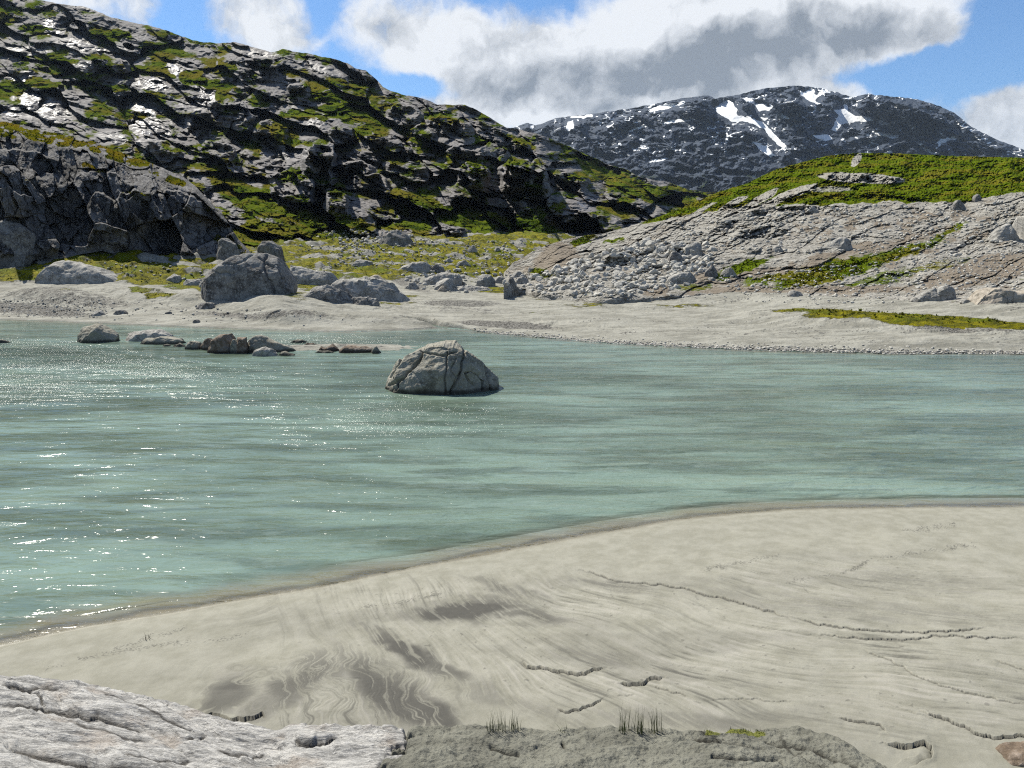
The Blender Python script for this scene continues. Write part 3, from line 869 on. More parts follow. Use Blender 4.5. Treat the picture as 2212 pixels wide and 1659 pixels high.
Xd, Yd = np.meshgrid(xsw, ysw)
x, y, z = onz(Xd, Yd, 0.0)
sdn = -near_sd(x, y)
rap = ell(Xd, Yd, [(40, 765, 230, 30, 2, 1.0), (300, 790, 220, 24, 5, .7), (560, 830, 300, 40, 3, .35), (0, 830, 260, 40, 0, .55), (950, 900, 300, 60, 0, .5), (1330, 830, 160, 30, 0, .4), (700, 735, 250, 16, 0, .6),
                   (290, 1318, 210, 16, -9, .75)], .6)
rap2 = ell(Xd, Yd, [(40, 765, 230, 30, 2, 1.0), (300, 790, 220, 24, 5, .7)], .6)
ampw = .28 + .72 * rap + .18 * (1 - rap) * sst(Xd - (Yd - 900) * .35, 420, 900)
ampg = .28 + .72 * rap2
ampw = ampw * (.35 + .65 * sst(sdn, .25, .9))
env = sst(sdn, .1, 3.0)
z = z + env * (.012 + .034 * ampg) * fbm(x * .2 + y * .02, y * .9, 3, 401) + env * .005 * fbm(x * 1.5 - y * .3, y * 5.0, 3, 407) + env * (.007 + .018 * ampg) * fbm(x * .6 + y * .1, y * 2.4, 3, 403)
near_depth = np.clip(sdn, 0, 50) * .28 + .03 * fbm(x * 1.2, y * 1.2, 2, 405)
fs = interp(Xd.ravel(), FAR_SHORE).reshape(Xd.shape)
fsd = np.clip(Yd - fs, 0, 100) * .06
dep = np.minimum(near_depth, np.where(Yd < fs, 1.0, fsd + .02))
thinm = sst(dep, .085, .0) * .9
shal = sst(dep, .28, .05) * .75
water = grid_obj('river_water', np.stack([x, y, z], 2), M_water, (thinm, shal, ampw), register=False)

# ------------------------------------------------------------------ hills
def facets(X, Y, s, sx, sy, rot, warp=.35, k=1.0, A=.9, cx=.5):
    """rounded slabs as an offset along the sight line, in units of tracing px"""
    c, s_ = math.cos(math.radians(rot)), math.sin(math.radians(rot))
    u = (X * c + Y * s_) / sx; v = (-X * s_ + Y * c) / sy
    wu = u + warp * fbm(u * .8, v * .8, 3, s + 1); wv = v + warp * fbm(u * .8 + 5, v * .8 + 3, 3, s + 2)
    d1, d2, ox, oy, r1, r2 = voro(wu, wv, s)
    up = -oy                       # up the picture
    f = k * (up * abs(1) * .0 + (up + .5) ** 2 * .5 * (.6 + .8 * r2) + cx * ox * ox) + A * (r1 - .5)
    return f * sy, d2 - d1


def cliffs(X, Y, items):
    """steep faces: sight-line offset that brings the face forward towards its upper rim"""
    out = np.zeros(X.shape)
    for (cx, cy, rx, ry, rot) in items:
        c, s_ = math.cos(math.radians(rot)), math.sin(math.radians(rot))
        dx = X - cx; dy = Y - cy
        a = (dx * c + dy * s_) / rx; b_ = (-dx * s_ + dy * c) / ry
        a = a + .18 * fbm(X * .03, Y * .03, 3, 7)
        side = sst(np.abs(a), 1.05, .7)
        rim = -1 + .25 * fbm(X * .035, Y * .01, 3, int(cx)) + .5 * a * a
        t = np.clip((1 - b_) / (1 - rim), 0, 1)
        prof = t * sst(b_ - rim, -.10, .02)
        out = np.minimum(out, -ry * 2.1 * prof * side)
    return out


def grad_px(Yd, Dp):
    g = np.abs(np.gradient(Dp, axis=0) / (np.gradient(Yd, axis=0) - 1e-6))
    g = np.clip(g, .01, None)
    return smooth_rows(smooth_rows(np.minimum(g, np.percentile(g, 90)), 10), 10, 1)


# --- left hill
L_TOP = [(-500, -150), (-100, -40), (0, -8), (60, -2), (113, 4), (140, 10), (190, 16), (234, 35), (289, 49), (351, 62), (390, 78), (440, 92), (457, 93), (504, 91), (547, 101), (586, 113),
         (609, 107), (664, 115), (722, 128), (750, 136), (766, 147), (789, 152), (813, 171), (828, 189), (867, 204), (914, 212), (945, 226), (1004, 226), (1031, 238), (1063, 257),
         (1094, 275), (1141, 284), (1180, 296), (1238, 320), (1277, 339), (1316, 355), (1350, 366), (1387, 384), (1438, 392), (1489, 410), (1546, 418), (1700, 440)]
xs5 = np.concatenate([np.arange(-500, -30, 6.0), np.arange(-30, 1700, 1.25)])
lines = [([(-500, 560), (450, 560), (560, 560), (700, 545), (900, 535), (1150, 535), (1300, 520), (1700, 520)], [(-500, 185), (450, 170), (560, 140), (700, 168), (1150, 188), (1700, 240)]),
         ([(-500, 520), (450, 520), (560, 530), (700, 512), (900, 505), (1150, 506), (1300, 500), (1700, 500)], [(-500, 187), (450, 172), (560, 144), (700, 172), (1150, 192), (1700, 245)]),
         ([(-500, 250), (0, 290), (400, 330), (700, 380), (1000, 400), (1200, 420), (1400, 440), (1700, 470)], [(-500, 330), (0, 330), (400, 290), (700, 255), (1000, 240), (1200, 250), (1400, 310), (1700, 400)]),
         (L_TOP, [(-500, 640), (0, 610), (400, 520), (700, 430), (1000, 385), (1200, 420), (1400, 560), (1700, 760)])]
Xd, Yd, Dp = loft(xs5, lines, 1.1, 8)
g = grad_px(Yd, Dp)
big, e1 = facets(Xd, Yd, 501, 115, 56, 18, .45, 1.5, .5)
med, e2 = facets(Xd, Yd, 511, 52, 22, 16, .6, 1.6, .5)
sml, e3 = facets(Xd, Yd, 521, 20, 9, 12, .6, 1.5, .45)
tin, e4 = facets(Xd, Yd, 531, 7, 4, 8, .3, 1.2, .45)
CL = [(230, 152, 62, 26, 8), (490, 255, 62, 34, 18), (645, 202, 26, 22, 0), (688, 365, 38, 60, 8), (828, 330, 66, 34, 15), (965, 290, 56, 38, 12), (1000, 350, 44, 30, 10), (1016, 395, 40, 42, 5),
      (1133, 398, 58, 50, 5), (1156, 446, 34, 24, 0), (1080, 296, 66, 16, 24), (633, 408, 56, 34, 12), (977, 500, 42, 10, 4), (727, 442, 24, 32, 0), (586, 293, 40, 30, 10), (430, 262, 30, 26, 0),
      (875, 250, 40, 22, 15), (745, 300, 40, 24, 10), (560, 150, 50, 26, 8), (350, 330, 50, 22, 20), (170, 100, 60, 10, 10), (60, 150, 50, 14, 5), (880, 372, 50, 26, 8), (800, 400, 44, 24, 8),
      (540, 205, 40, 18, 10), (910, 300, 30, 30, 5), (770, 372, 40, 24, 5), (470, 330, 40, 24, 20), (1230, 470, 80, 18, 6), (1230, 395, 40, 20, 10), (1060, 340, 40, 30, 8)]
cl = cliffs(Xd, Yd, CL)
edge_fade = sst(np.arange(Yd.shape[0])[:, None] * np.ones((1, Yd.shape[1])), 0, 25)
tipf = 1 - .35 * sst(np.arange(Yd.shape[0])[::-1][:, None] * np.ones((1, Yd.shape[1])), 30, 0)
rockz = sst(fbm(Xd * .009, Yd * .013, 3, 541) + .25, -.2, .35)
am1 = sst(fbm(Xd * .014, Yd * .03, 3, 545), -.35, .45) * 1.1; am2 = sst(fbm(Xd * .03, Yd * .05, 3, 546), -.25, .5) * 1.2
rid = 1 - np.abs(fbm((Xd + Yd * 1.2) * .012, (Yd - Xd * .25) * .03, 4, 547)) * 1.6
off = (big * 1.0 - 8 * rid + med * .5 * (.1 + am1) + sml * .26 * (.05 + am2) + tin * .08 * rockz * am2 + cl * .95 + 1.2 * fbm(Xd * .12, Yd * .16, 4, 543))
off = off * edge_fade
Dn = Dp + g * off * tipf
# wobble of the silhouette
Yn = Yd + (np.arange(Yd.shape[0])[:, None] / Yd.shape[0]) ** 6 * (2.2 * fbm(Xd * .03, Xd * 0, 4, 551) + 1.0 * (e2 - .3))
P = ray_points(Xd, Yn, Dn)
n = normals(P)
nz = smooth_rows(smooth_rows(n[..., 2], 2), 2, 1)
GR = [(762, 242, 62, 17, 6, 1), (820, 262, 40, 10, 15, .8), (692, 187, 26, 7, 0, .9), (715, 210, 42, 12, 4, .9), (930, 318, 70, 8, 30, 1), (880, 290, 20, 6, 20, .9), (1043, 476, 80, 18, 6, 1), (985, 458, 60, 12, 8, 1),
      (860, 487, 60, 9, 0, .9), (633, 468, 55, 14, 5, 1), (720, 480, 90, 14, 5, .8), (1141, 491, 50, 22, 5, .9), (1258, 322, 70, 14, 24, .9), (1300, 370, 70, 14, 26, .9), (1420, 420, 110, 16, 16, .9), (1350, 400, 60, 12, 20, .8),
      (612, 292, 30, 22, 10, .9), (250, 74, 36, 9, 10, .9), (470, 185, 50, 9, 10, .8), (30, 190, 34, 18, -10, .9), (234, 191, 66, 6, 6, .9), (320, 152, 50, 8, 10, .85), (410, 168, 30, 12, 5, .9), (289, 250, 30, 10, 5, .9),
      (8, 31, 20, 16, 0, .9), (560, 440, 70, 22, 22, .9), (500, 400, 60, 22, 30, .8), (640, 505, 120, 20, 5, .9), (80, 180, 60, 10, 5, .8), (170, 160, 60, 8, 5, .7), (130, 130, 80, 8, 8, .7), (370, 110, 70, 10, 12, .6),
      (560, 520, 60, 26, 10, .95), (900, 430, 60, 12, 20, .7), (660, 250, 40, 10, 10, .6), (1110, 300, 60, 8, 25, .5), (60, 60, 60, 8, 5, .6), (330, 210, 30, 14, 40, .7), (480, 210, 20, 12, 0, .6), (10, 300, 60, 20, 10, .9)]
gw = 12 * fbm(Xd * .03, Yd * .04, 4, 561)
gp = ell(Xd + gw, Yn + gw * .6, GR, .5)
patchy = fbm(Xd * .016, Yd * .03, 4, 571)
WETR = [(90, 225, 60, 34, 20, 1), (32, 240, 34, 14, 0, 1), (105, 51, 16, 8, 20, 1), (113, 70, 20, 6, 0, .9), (43, 168, 26, 10, -25, 1), (183, 140, 20, 8, 0, 1), (386, 152, 30, 16, 10, 1), (335, 182, 44, 14, 6, 1),
        (312, 225, 40, 22, 15, 1), (433, 220, 40, 16, -20, 1), (322, 275, 40, 26, 20, 1), (593, 324, 30, 22, 10, 1), (450, 190, 30, 10, 0, .9), (640, 330, 30, 14, 0, .8), (240, 25, 60, 8, 8, .6), (560, 115, 50, 10, 5, .5),
        (200, 100, 80, 16, 10, .6), (690, 260, 30, 20, 0, .7), (1270, 440, 20, 16, 10, 1), (640, 240, 25, 14, 10, .8), (700, 150, 60, 10, 15, .5), (50, 110, 60, 10, 0, .6), (420, 270, 60, 12, 10, .6), (260, 300, 50, 12, 10, .6)]
wetp = ell(Xd + gw, Yn, WETR, .45)
gq = sst(nz, .50, .76) * (.46 + .60 * patchy) + gp * 1.0 * sst(nz, .18, .45) - wetp * .55
gq = np.clip(gq, 0, 1)
Pb = with_back(P, 16, .4, .5)
COVER.append((P, gq, (.5, 1.5), 5000, .62))
grid_obj('left_hill', Pb, M_left, (pad_attr(gq, Pb), pad_attr(wetp, Pb), pad_attr(gq * 0, Pb)))

# --- cliffy knoll, nearer, far left
K_TOP = [(-700, 220), (-300, 245), (0, 262), (60, 272), (105, 285), (187, 300), (250, 325), (312, 347), (340, 358), (398, 383), (425, 405), (449, 430), (484, 468), (500, 492), (515, 515), (540, 545), (575, 566)]
K_BASE = [(-700, 562), (0, 556), (60, 556), (110, 543), (170, 528), (220, 520), (250, 527), (330, 540), (400, 548), (460, 553), (520, 556), (575, 568)]
xs6 = np.concatenate([np.arange(-700, -30, 6.0), np.arange(-30, 576, .9)])
lines = [([(a, b_ + 22) for a, b_ in K_BASE], [(-700, 101), (0, 101), (250, 108), (450, 113), (575, 122)]),
         (K_BASE, [(-700, 102), (0, 102), (250, 109), (450, 114), (575, 123)]),
         ([(-700, 380), (0, 385), (100, 390), (200, 430), (300, 415), (400, 450), (480, 500), (530, 545), (575, 567.5)], [(-700, 107), (0, 107), (200, 115), (400, 119), (575, 124)]),
         ([(a, b_ + (24 if a < 420 else 10 if a < 520 else 1)) for a, b_ in K_TOP], [(-700, 121), (0, 121), (200, 125), (400, 125), (500, 124), (575, 124.5)]),
         (K_TOP, [(-700, 150), (0, 148), (200, 142), (400, 134), (500, 127), (575, 125)])]
Xd, Yd, Dp = loft(xs6, lines, 1.0, 6)
g = grad_px(Yd, Dp)
g = np.clip(g, .10, .16)
def blocks(X, Y, s, sx, sy, rot, warp, tilt, A):
    """angular jointed blocks: tilted flats meeting at sharp steps"""
    c, s_ = math.cos(math.radians(rot)), math.sin(math.radians(rot))
    u = (X * c + Y * s_) / sx; v = (-X * s_ + Y * c) / sy
    wu = u + warp * fbm(u * .8, v * .8, 3, s + 1); wv = v + warp * fbm(u * .8 + 5, v * .8 + 3, 3, s + 2)
    d1, d2, ox, oy, r1, r2 = voro(wu, wv, s)
    return sx * (tilt * (r1 - .5) * ox * 2 + tilt * (r2 - .62) * oy * 1.6 + A * ((r1 * 7.3 + r2 * 3.1) % 1.0 - .5)), d2 - d1


k1, e1 = blocks(Xd, Yd, 601, 84, 110, -22, .14, .9, .8)
k2, e2 = blocks(Xd, Yd, 611, 32, 54, -26, .16, 1.0, .7)
k3, e3 = blocks(Xd, Yd, 621, 12, 19, -20, .2, .9, .6)
km = sst(fbm(Xd * .02, Yd * .02, 3, 605), -.3, .4)
KCL = [(60, 345, 80, 18, 10), (230, 400, 60, 26, 15), (390, 440, 50, 24, 22), (290, 465, 60, 50, 8), (215, 470, 30, 50, 5), (20, 440, 60, 30, 10)]
cl = cliffs(Xd, Yd, KCL)
off = k1 * .9 + k2 * .6 + k3 * .5 * km + cl * .5 + 4 * np.exp(-(e1 / .018) ** 2) + 1.5 * np.exp(-(e2 / .025) ** 2) * km + 5 * fbm(Xd * .03, Yd * .02, 4, 606) + 1.5 * fbm(Xd * .12, Yd * .1, 4, 643)
rowi = np.arange(Yd.shape[0])[:, None] * np.ones((1, Yd.shape[1]))
sidef = sst(Xd, 575, 520)
Dn = Dp + g * off * sst(rowi, 0, 30) * (.3 + .7 * sidef)
P = ray_points(Xd, Yd + (rowi / rowi.max()) ** 6 * 2.0 * fbm(Xd * .04, Xd * 0, 4, 651), Dn)
n = normals(P)
nz = smooth_rows(smooth_rows(n[..., 2], 2), 2, 1)
gp = ell(Xd + 9 * fbm(Xd * .04, Yd * .05, 3, 661), Yd + 5 * fbm(Xd * .04, Yd * .05, 3, 662),
         [(30, 285, 110, 16, 8, 1), (-250, 270, 200, 18, 3, 1), (265, 335, 60, 16, 18, 1), (200, 315, 50, 12, 15, .9), (100, 300, 60, 10, 12, .8), (370, 388, 40, 7, 22, .8), (300, 420, 30, 5, 15, .8), (440, 445, 26, 8, 30, .8),
          (500, 530, 40, 12, 30, .9), (420, 478, 18, 5, 0, .8), (80, 392, 40, 4, 5, .5), (200, 362, 30, 5, 15, .7), (545, 556, 30, 10, 0, 1)], .5)
gq = np.clip(gp * sst(nz, .35, .6) * sst(fbm(Xd * .03, Yd * .05, 4, 665), -.35, .15) + sst(nz, .75, .9) * .3, 0, 1)
Pb = with_back(P, 12, .22, .6)
COVER.append((P, gq, (.3, .8), 900, .62))
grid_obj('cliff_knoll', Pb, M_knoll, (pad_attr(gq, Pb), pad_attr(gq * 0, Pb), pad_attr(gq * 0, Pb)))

# --- right hill: scree slope with a grassy crown
R_TOP = [(1088, 590), (1110, 566), (1130, 556), (1150, 543), (1180, 530), (1230, 514), (1270, 508), (1300, 505), (1350, 492), (1407, 474), (1469, 451), (1551, 415), (1617, 395), (1668, 369),
         (1720, 354), (1781, 338), (1810, 334), (1848, 331), (1890, 331), (1950, 332), (2052, 337), (2212, 341), (2500, 345), (3000, 360)]
R_BASE = [(1088, 606), (1130, 622), (1180, 632), (1300, 639), (1600, 635), (1800, 642), (1950, 648), (2212, 656), (3000, 668)]
bz = [(1088, 3.2), (1130, 2.2), (1200, 1.9), (1600, 2.0), (2212, 2.4), (3000, 2.6)]
RBX = [a for a, _ in R_BASE]
RBD = [float(onz(float(a), float(b_), float(np.interp(a, [p[0] for p in bz], [p[1] for p in bz])))[1]) - .3 for a, b_ in R_BASE]
xs7 = np.concatenate([np.arange(1088, 2260, 1.2), np.arange(2260, 3000, 7.0)])
lines = [([(a, b_ + 45) for a, b_ in R_BASE], list(zip(RBX, RBD))),
         (R_BASE, {'z': bz}),
         ([(1088, 600), (1130, 592), (1200, 570), (1300, 560), (1500, 545), (1800, 535), (2212, 530), (3000, 520)], [(1088, 118), (1200, 104), (1500, 100), (1800, 98), (2212, 92), (3000, 88)]),
         ([(1088, 595), (1130, 566), (1200, 535), (1300, 518), (1400, 488), (1500, 466), (1600, 450), (1800, 441), (1990, 440), (2100, 430), (2212, 415), (3000, 385)],
          [(1088, 120), (1200, 124), (1300, 134), (1500, 142), (1800, 134), (2212, 126), (3000, 115)]),
         (R_TOP, [(1088, 121), (1200, 130), (1300, 142), (1400, 160), (1600, 190), (1850, 205), (2212, 190), (3000, 175)])]
Xd, Yd, Dp = loft(xs7, lines, .95, 6)
g = grad_px(Yd, Dp)
b1, e1 = facets(Xd, Yd, 701, 90, 32, -22, .4, 1.0, .0)
b2, e2 = facets(Xd, Yd, 711, 34, 13, -24, .7, 1.0, .9)
b3, e3 = facets(Xd, Yd, 721, 11, 6, -10, .4, 1.0, .9)
b4, e4 = facets(Xd, Yd, 731, 5, 3, 0, .4, 1.0, .9)
crown = interp(Xd[0], [(1088, 572), (1130, 566), (1200, 530), (1300, 512), (1400, 484), (1500, 463), (1600, 448), (1800, 440), (1990, 438), (2100, 430), (2212, 415), (3000, 385)])[None, :]
wob = 6 * fbm(Xd * .02, Yd * .02, 4, 741)
incrown = sst(Yd + wob, crown + 4, crown - 4) * sst(Xd, 1330, 1440)
bed = ell(Xd, Yd, [(1640, 490, 130, 30, -14, 1), (1400, 520, 120, 22, -22, 1), (2180, 480, 60, 36, -30, 1), (1480, 560, 90, 26, -18, .9), (1820, 455, 60, 12, 0, .5), (1700, 420, 120, 10, -20, .8), (1860, 385, 105, 12, 3, 1),
                   (1560, 460, 80, 12, -24, .8), (2000, 500, 60, 16, -20, .5), (1300, 560, 70, 24, -18, .8), (2100, 530, 60, 18, -30, .6)], .4)
off = (1 - incrown) * (b1 * .15 + b2 * (.0 + .26 * bed) + b3 * (.16 + .35 * bed) + b4 * .2 + 5 * fbm(Xd * .012 + Yd * .01, Yd * .04, 4, 747)) + incrown * (7 * fbm(Xd * .010, Yd * .024, 3, 749) + 3.2 * fbm(Xd * .03, Yd * .06, 4, 743) + 1.6 * fbm(Xd * .2, Yd * .35, 3, 745) + 3.0 * np.maximum(fbm(Xd * .07, Yd * .13, 3, 746), 0) + bed * b2 * .7)
off = off + cliffs(Xd, Yd, [(1640, 500, 60, 13, -12), (1400, 545, 50, 12, -20), (1480, 540, 40, 14, -10), (1860, 388, 90, 12, 3), (1600, 470, 60, 10, -20), (1720, 425, 50, 8, -15), (1330, 560, 50, 12, -20),
                            (1900, 425, 120, 6, 3), (1650, 447, 120, 7, 2)]) * .5
rowi = np.arange(Yd.shape[0])[:, None] * np.ones((1, Yd.shape[1]))
Dn = Dp + g * off * sst(rowi, 0, 14) * sst(Xd, 1088, 1130)
top = (rowi / rowi.max()) ** 8
Yn = Yd + top * (1.1 * fbm(Xd * .08, Xd * 0, 4, 751)) - top * sst(Xd, 1400, 1500) * .9 * np.abs(fbm(Xd * .25, Xd * 0, 3, 752))
P = ray_points(Xd, Yn, Dn)
n = normals(P); nz = n[..., 2]
gp = ell(Xd + 12 * fbm(Xd * .04, Yd * .06, 4, 761), Yd + 6 * fbm(Xd * .04, Yd * .06, 4, 762),
         [(1600, 580, 80, 14, -18, .8), (1800, 585, 150, 24, -14, .85), (1700, 600, 120, 14, -6, .75), (1950, 545, 120, 16, -18, .7), (2050, 500, 60, 10, -25, .7), (1500, 620, 60, 8, 0, .6), (1950, 590, 120, 12, -10, .6),
          (2120, 520, 50, 10, -20, .5), (1260, 520, 30, 8, -20, .9), (1170, 590, 30, 16, 20, .7), (1330, 520, 30, 5, -10, .7), (1540, 515, 40, 6, 0, .5), (1880, 610, 100, 8, -4, .6), (2040, 570, 80, 10, -10, .55)], .6)
rockc = ell(Xd + wob * .8, Yd + wob * .4, [(1862, 385, 92, 11, 3, 1), (1700, 424, 70, 9, -22, .9), (1640, 432, 50, 9, -30, .8), (1850, 346, 8, 17, 38, 1), (1790, 408, 60, 7, 0, .5), (1580, 440, 40, 7, -28, .7), (1500, 462, 60, 5, -26, .6)], .3)
gq = np.clip(np.maximum(incrown * 1.0 - rockc * 1.1, np.maximum(gp, .42 * sst(fbm(Xd * .03 + Yd * .02, Yd * .07, 4, 767), .15, .5) * sst(Yd, 500, 560)) * .95 * (1 - .3 * bed)), 0, 1)
soil = .55 * sst(fbm(Xd * .02, Yd * .04, 4, 763), -.1, .4) + ell(Xd + wob, Yd, [(1200, 560, 50, 34, -30, 1), (1850, 560, 260, 30, -14, .7), (2150, 580, 160, 30, -10, .9), (1600, 600, 180, 18, -8, .7), (1900, 480, 160, 16, -6, .4), (1750, 625, 260, 9, 0, .9)], .5)
Pb = with_back(P, 12, .3, .5)
COVER.append((P, gq, (.22, .8), 5000, .62))
o_right = grid_obj('right_hill', Pb, M_right, (pad_attr(gq, Pb), pad_attr(gq * 0, Pb), pad_attr(gq * 0, Pb), ))
at_ = o_right.data.attributes.new('soil', 'FLOAT', 'POINT')
at_.data.foreach_set('value', pad_attr(soil, Pb).ravel().astype(np.float32))

# --- far snow-patched mountain
F_TOP = [(700, 330), (900, 300), (1060, 285), (1106, 277), (1120, 272), (1141, 264), (1157, 272), (1198, 256), (1240, 250), (1285, 245), (1336, 238), (1397, 228), (1430, 221), (1469, 213), (1530, 205), (1543, 213),
         (1592, 205), (1643, 192), (1680, 188), (1715, 185), (1750, 187), (1781, 192), (1842, 210), (1860, 205), (1878, 203), (1940, 210), (1976, 213), (2027, 228), (2062, 244), (2103, 277), (2155, 302), (2212, 323),
         (2400, 360), (2700, 400), (3000, 430)]
xs8 = np.concatenate([np.arange(700, 1090, 4.0), np.arange(1090, 2260, 1.2), np.arange(2260, 3000, 6.0)])
lines = [([(700, 500), (3000, 500)], [(700, 1500), (3000, 1500)]),
         ([(700, 420), (1500, 380), (2212, 380), (3000, 460)], [(700, 2000), (3000, 2000)]),
         ([(a, 300 * .35 + b_ * .65 + (15 if b_ > 300 else 0)) for a, b_ in F_TOP], [(700, 2500), (3000, 2500)]),
         (F_TOP, [(700, 3000), (1500, 3100), (2212, 3000), (3000, 2700)])]
Xd, Yd, Dp = loft(xs8, lines, 1.1, 8)
g = grad_px(Yd, Dp)
b1, e1 = facets(Xd, Yd, 801, 110, 45, -20, .5, 1.0, .9)
b2, e2 = facets(Xd, Yd, 811, 36, 16, -18, .5, 1.0, .9)
b3, e3 = facets(Xd, Yd, 821, 13, 6.5, -12, .4, 1.0, .9)
b4, e4 = facets(Xd, Yd, 831, 5, 3, -8, .4, 1.0, .8)
CLF = [(1590, 235, 60, 26, 5), (1680, 240, 70, 26, 8), (1780, 220, 60, 18, 5), (1930, 235, 80, 26, 8), (2000, 265, 60, 24, 15), (1660, 300, 90, 20, 8), (1490, 235, 60, 20, 0), (1860, 250, 60, 20, 0),
       (1240, 280, 20, 18, 0), (2100, 320, 80, 12, 5), (1950, 320, 60, 12, -5)]
fm = sst(fbm(Xd * .02, Yd * .03, 3, 805), -.3, .4)
r1 = 1 - np.abs(fbm(Xd * .012 + Yd * .022, Yd * .020 - Xd * .014, 5, 806)) * 1.8
r2 = 1 - np.abs(fbm(Xd * .035 - Yd * .03, Yd * .05, 4, 807)) * 1.8
off = b1 * .25 + b2 * .22 * fm + b3 * .2 * fm + b4 * .06 - 20 * r1 - 8 * r2 + cliffs(Xd, Yd, CLF) * .7
SNOW = [  # traced snow fields
    [(1543, 214), (1575, 214), (1592, 236), (1590, 247), (1620, 255), (1650, 264), (1672, 288), (1702, 320), (1696, 326), (1672, 306), (1648, 278), (1610, 262), (1578, 262), (1562, 250), (1546, 240)],
    [(1397, 238), (1425, 228), (1480, 218), (1478, 224), (1440, 236), (1405, 242)],
    [(1230, 252), (1268, 248), (1284, 248), (1262, 256), (1238, 256)], [(1226, 262), (1240, 260), (1238, 276), (1229, 286), (1222, 272)],
    [(1350, 284), (1395, 268), (1396, 274), (1360, 286)], [(1412, 270), (1440, 262), (1485, 254), (1490, 260), (1440, 268)],
    [(1604, 210), (1635, 218), (1655, 226), (1664, 238), (1640, 240), (1628, 226), (1608, 216)], [(1672, 245), (1690, 246), (1710, 258), (1690, 256)],
    [(1722, 192), (1735, 200), (1758, 188), (1762, 205), (1775, 196), (1800, 196), (1768, 208), (1760, 218), (1790, 234), (1770, 228), (1740, 214), (1732, 206)],
    [(1820, 212), (1836, 210), (1830, 240), (1850, 250), (1880, 252), (1890, 262), (1850, 262), (1820, 268), (1806, 285), (1796, 280), (1812, 250), (1800, 238), (1824, 236)],
    [(1890, 260), (1920, 264), (1930, 274), (1904, 270)], [(1750, 292), (1790, 290), (1798, 302), (1780, 306)], [(1626, 303), (1652, 314), (1674, 335), (1664, 340), (1640, 322)],
    [(1878, 282), (1900, 286), (1946, 294), (1930, 300), (1896, 292)], [(2032, 300), (2062, 296), (2068, 300), (2040, 308), (2026, 320), (2024, 306)], [(1998, 320), (2030, 330), (2024, 336), (2000, 326)],
    [(1380, 319), (1406, 318), (1398, 326)], [(1405, 345), (1450, 340), (1430, 348), (1400, 350)], [(1620, 377), (1634, 378), (1630, 384)], [(1146, 270), (1157, 272), (1146, 280)],
    [(1290, 262), (1312, 252), (1306, 264), (1296, 272)], [(1815, 335), (1840, 330), (1850, 336), (1820, 340)], [(1545, 285), (1556, 284), (1552, 290)], [(1598, 292), (1618, 300), (1604, 300)],
    [(2088, 278), (2104, 282), (2096, 286)], [(1960, 208), (1990, 214), (1970, 213)], [(1660, 222), (1672, 232), (1662, 236)], [(1640, 252), (1662, 256), (1650, 260)]]
snow = np.zeros(Xd.shape)
sx = Xd + 2.5 * fbm(Xd * .09, Yd * .12, 3, 851); sy = Yd + 2.0 * fbm(Xd * .09 + 9, Yd * .12, 3, 852)
for pl in SNOW:
    snow = np.maximum(snow, inpoly(sx, sy, pl) * 1.0)
snow = smooth_rows(smooth_rows(snow, 1), 1, 1)
sn_d = np.clip(smooth_rows(smooth_rows(snow, 13), 12, 1) * 3.2, 0, 1)
off = off * (1 - .93 * sn_d)
rowi = np.arange(Yd.shape[0])[:, None] * np.ones((1, Yd.shape[1]))
top = (rowi / rowi.max()) ** 8
Dn = Dp + g * off * (1 - .5 * top)
Yn = Yd + top * 1.6 * fbm(Xd * .06, Xd * 0, 4, 841)
P = ray_points(Xd, Yn, Dn)
speck = sst(fbm(Xd * .07, Yd * .13, 4, 861), .74, .80) * sst(Yd, 380, 330)
veins = sst(1 - np.abs(fbm(Xd * .018 - Yd * .01, Yd * .045 + Xd * .012, 4, 863)) * 2, .82, .90) * sst(fbm(Xd * .016, Yd * .022, 3, 865), .02, .2) * sst(Yd, 345, 320)
speck = np.maximum(speck, veins)
snow = np.maximum(snow, speck)
gq = sst(Yd, 300, 400) * (.35 + .3 * fbm(Xd * .02, Yd * .03, 3, 871))
Pb = with_back(P, 12, .3, .5)
grid_obj('far_mountain', Pb, M_far, (pad_attr(np.clip(gq, 0, 1), Pb), pad_attr(gq * 0, Pb), pad_attr(snow, Pb)))

# the land runs on past everything modelled
gm, b = new_mat('distant ground')
co = b.n('ShaderNodeTexCoord', 3)
finish(gm, b, principled(b, b.mix(b.noise(co, .01, 6, .6), (.05, .055, .03), (.14, .135, .11)), .9))
q = np.array([[[-9000, -400, -2.5], [9000, -400, -2.5]], [[-9000, 14000, -2.5], [9000, 14000, -2.5]]], float)
grid_obj('ground', q, gm, register=False)

# soil tint on the right hill
nt = M_right.node_tree
pr = [n_ for n_ in nt.nodes if n_.type == 'BSDF_PRINCIPLED'][0]
src = pr.inputs['Base Color'].links[0].from_socket
b = NB.__new__(NB); b.nt = nt
co = b.n('ShaderNodeTexCoord', 3)
sa = b.n('ShaderNodeAttribute', 2, {'attribute_name': 'soil'})
A = b.n('ShaderNodeAttribute', 0, {'attribute_name': 'm'})
sp = nt.nodes.new('ShaderNodeSeparateColor'); nt.links.new(A, sp.inputs[0])
sm_ = b.mr(b.math('ADD', b.math('MULTIPLY', sa, .8), b.math('MULTIPLY', b.math('SUBTRACT', b.noise(co, .9, 8, .75), .5), 1.3)), .35, .6)
sm_ = b.math('MULTIPLY', b.math('MULTIPLY', sm_, .85), b.math('SUBTRACT', 1.0, b.mr(sp.outputs[0], .35, .6)))
scol = b.mix(b.noise(co, 2.5, 6, .8), (.07, .055, .038), (.19, .155, .115))
nt.links.new(b.mix(sm_, src, scol), pr.inputs['Base Color'])

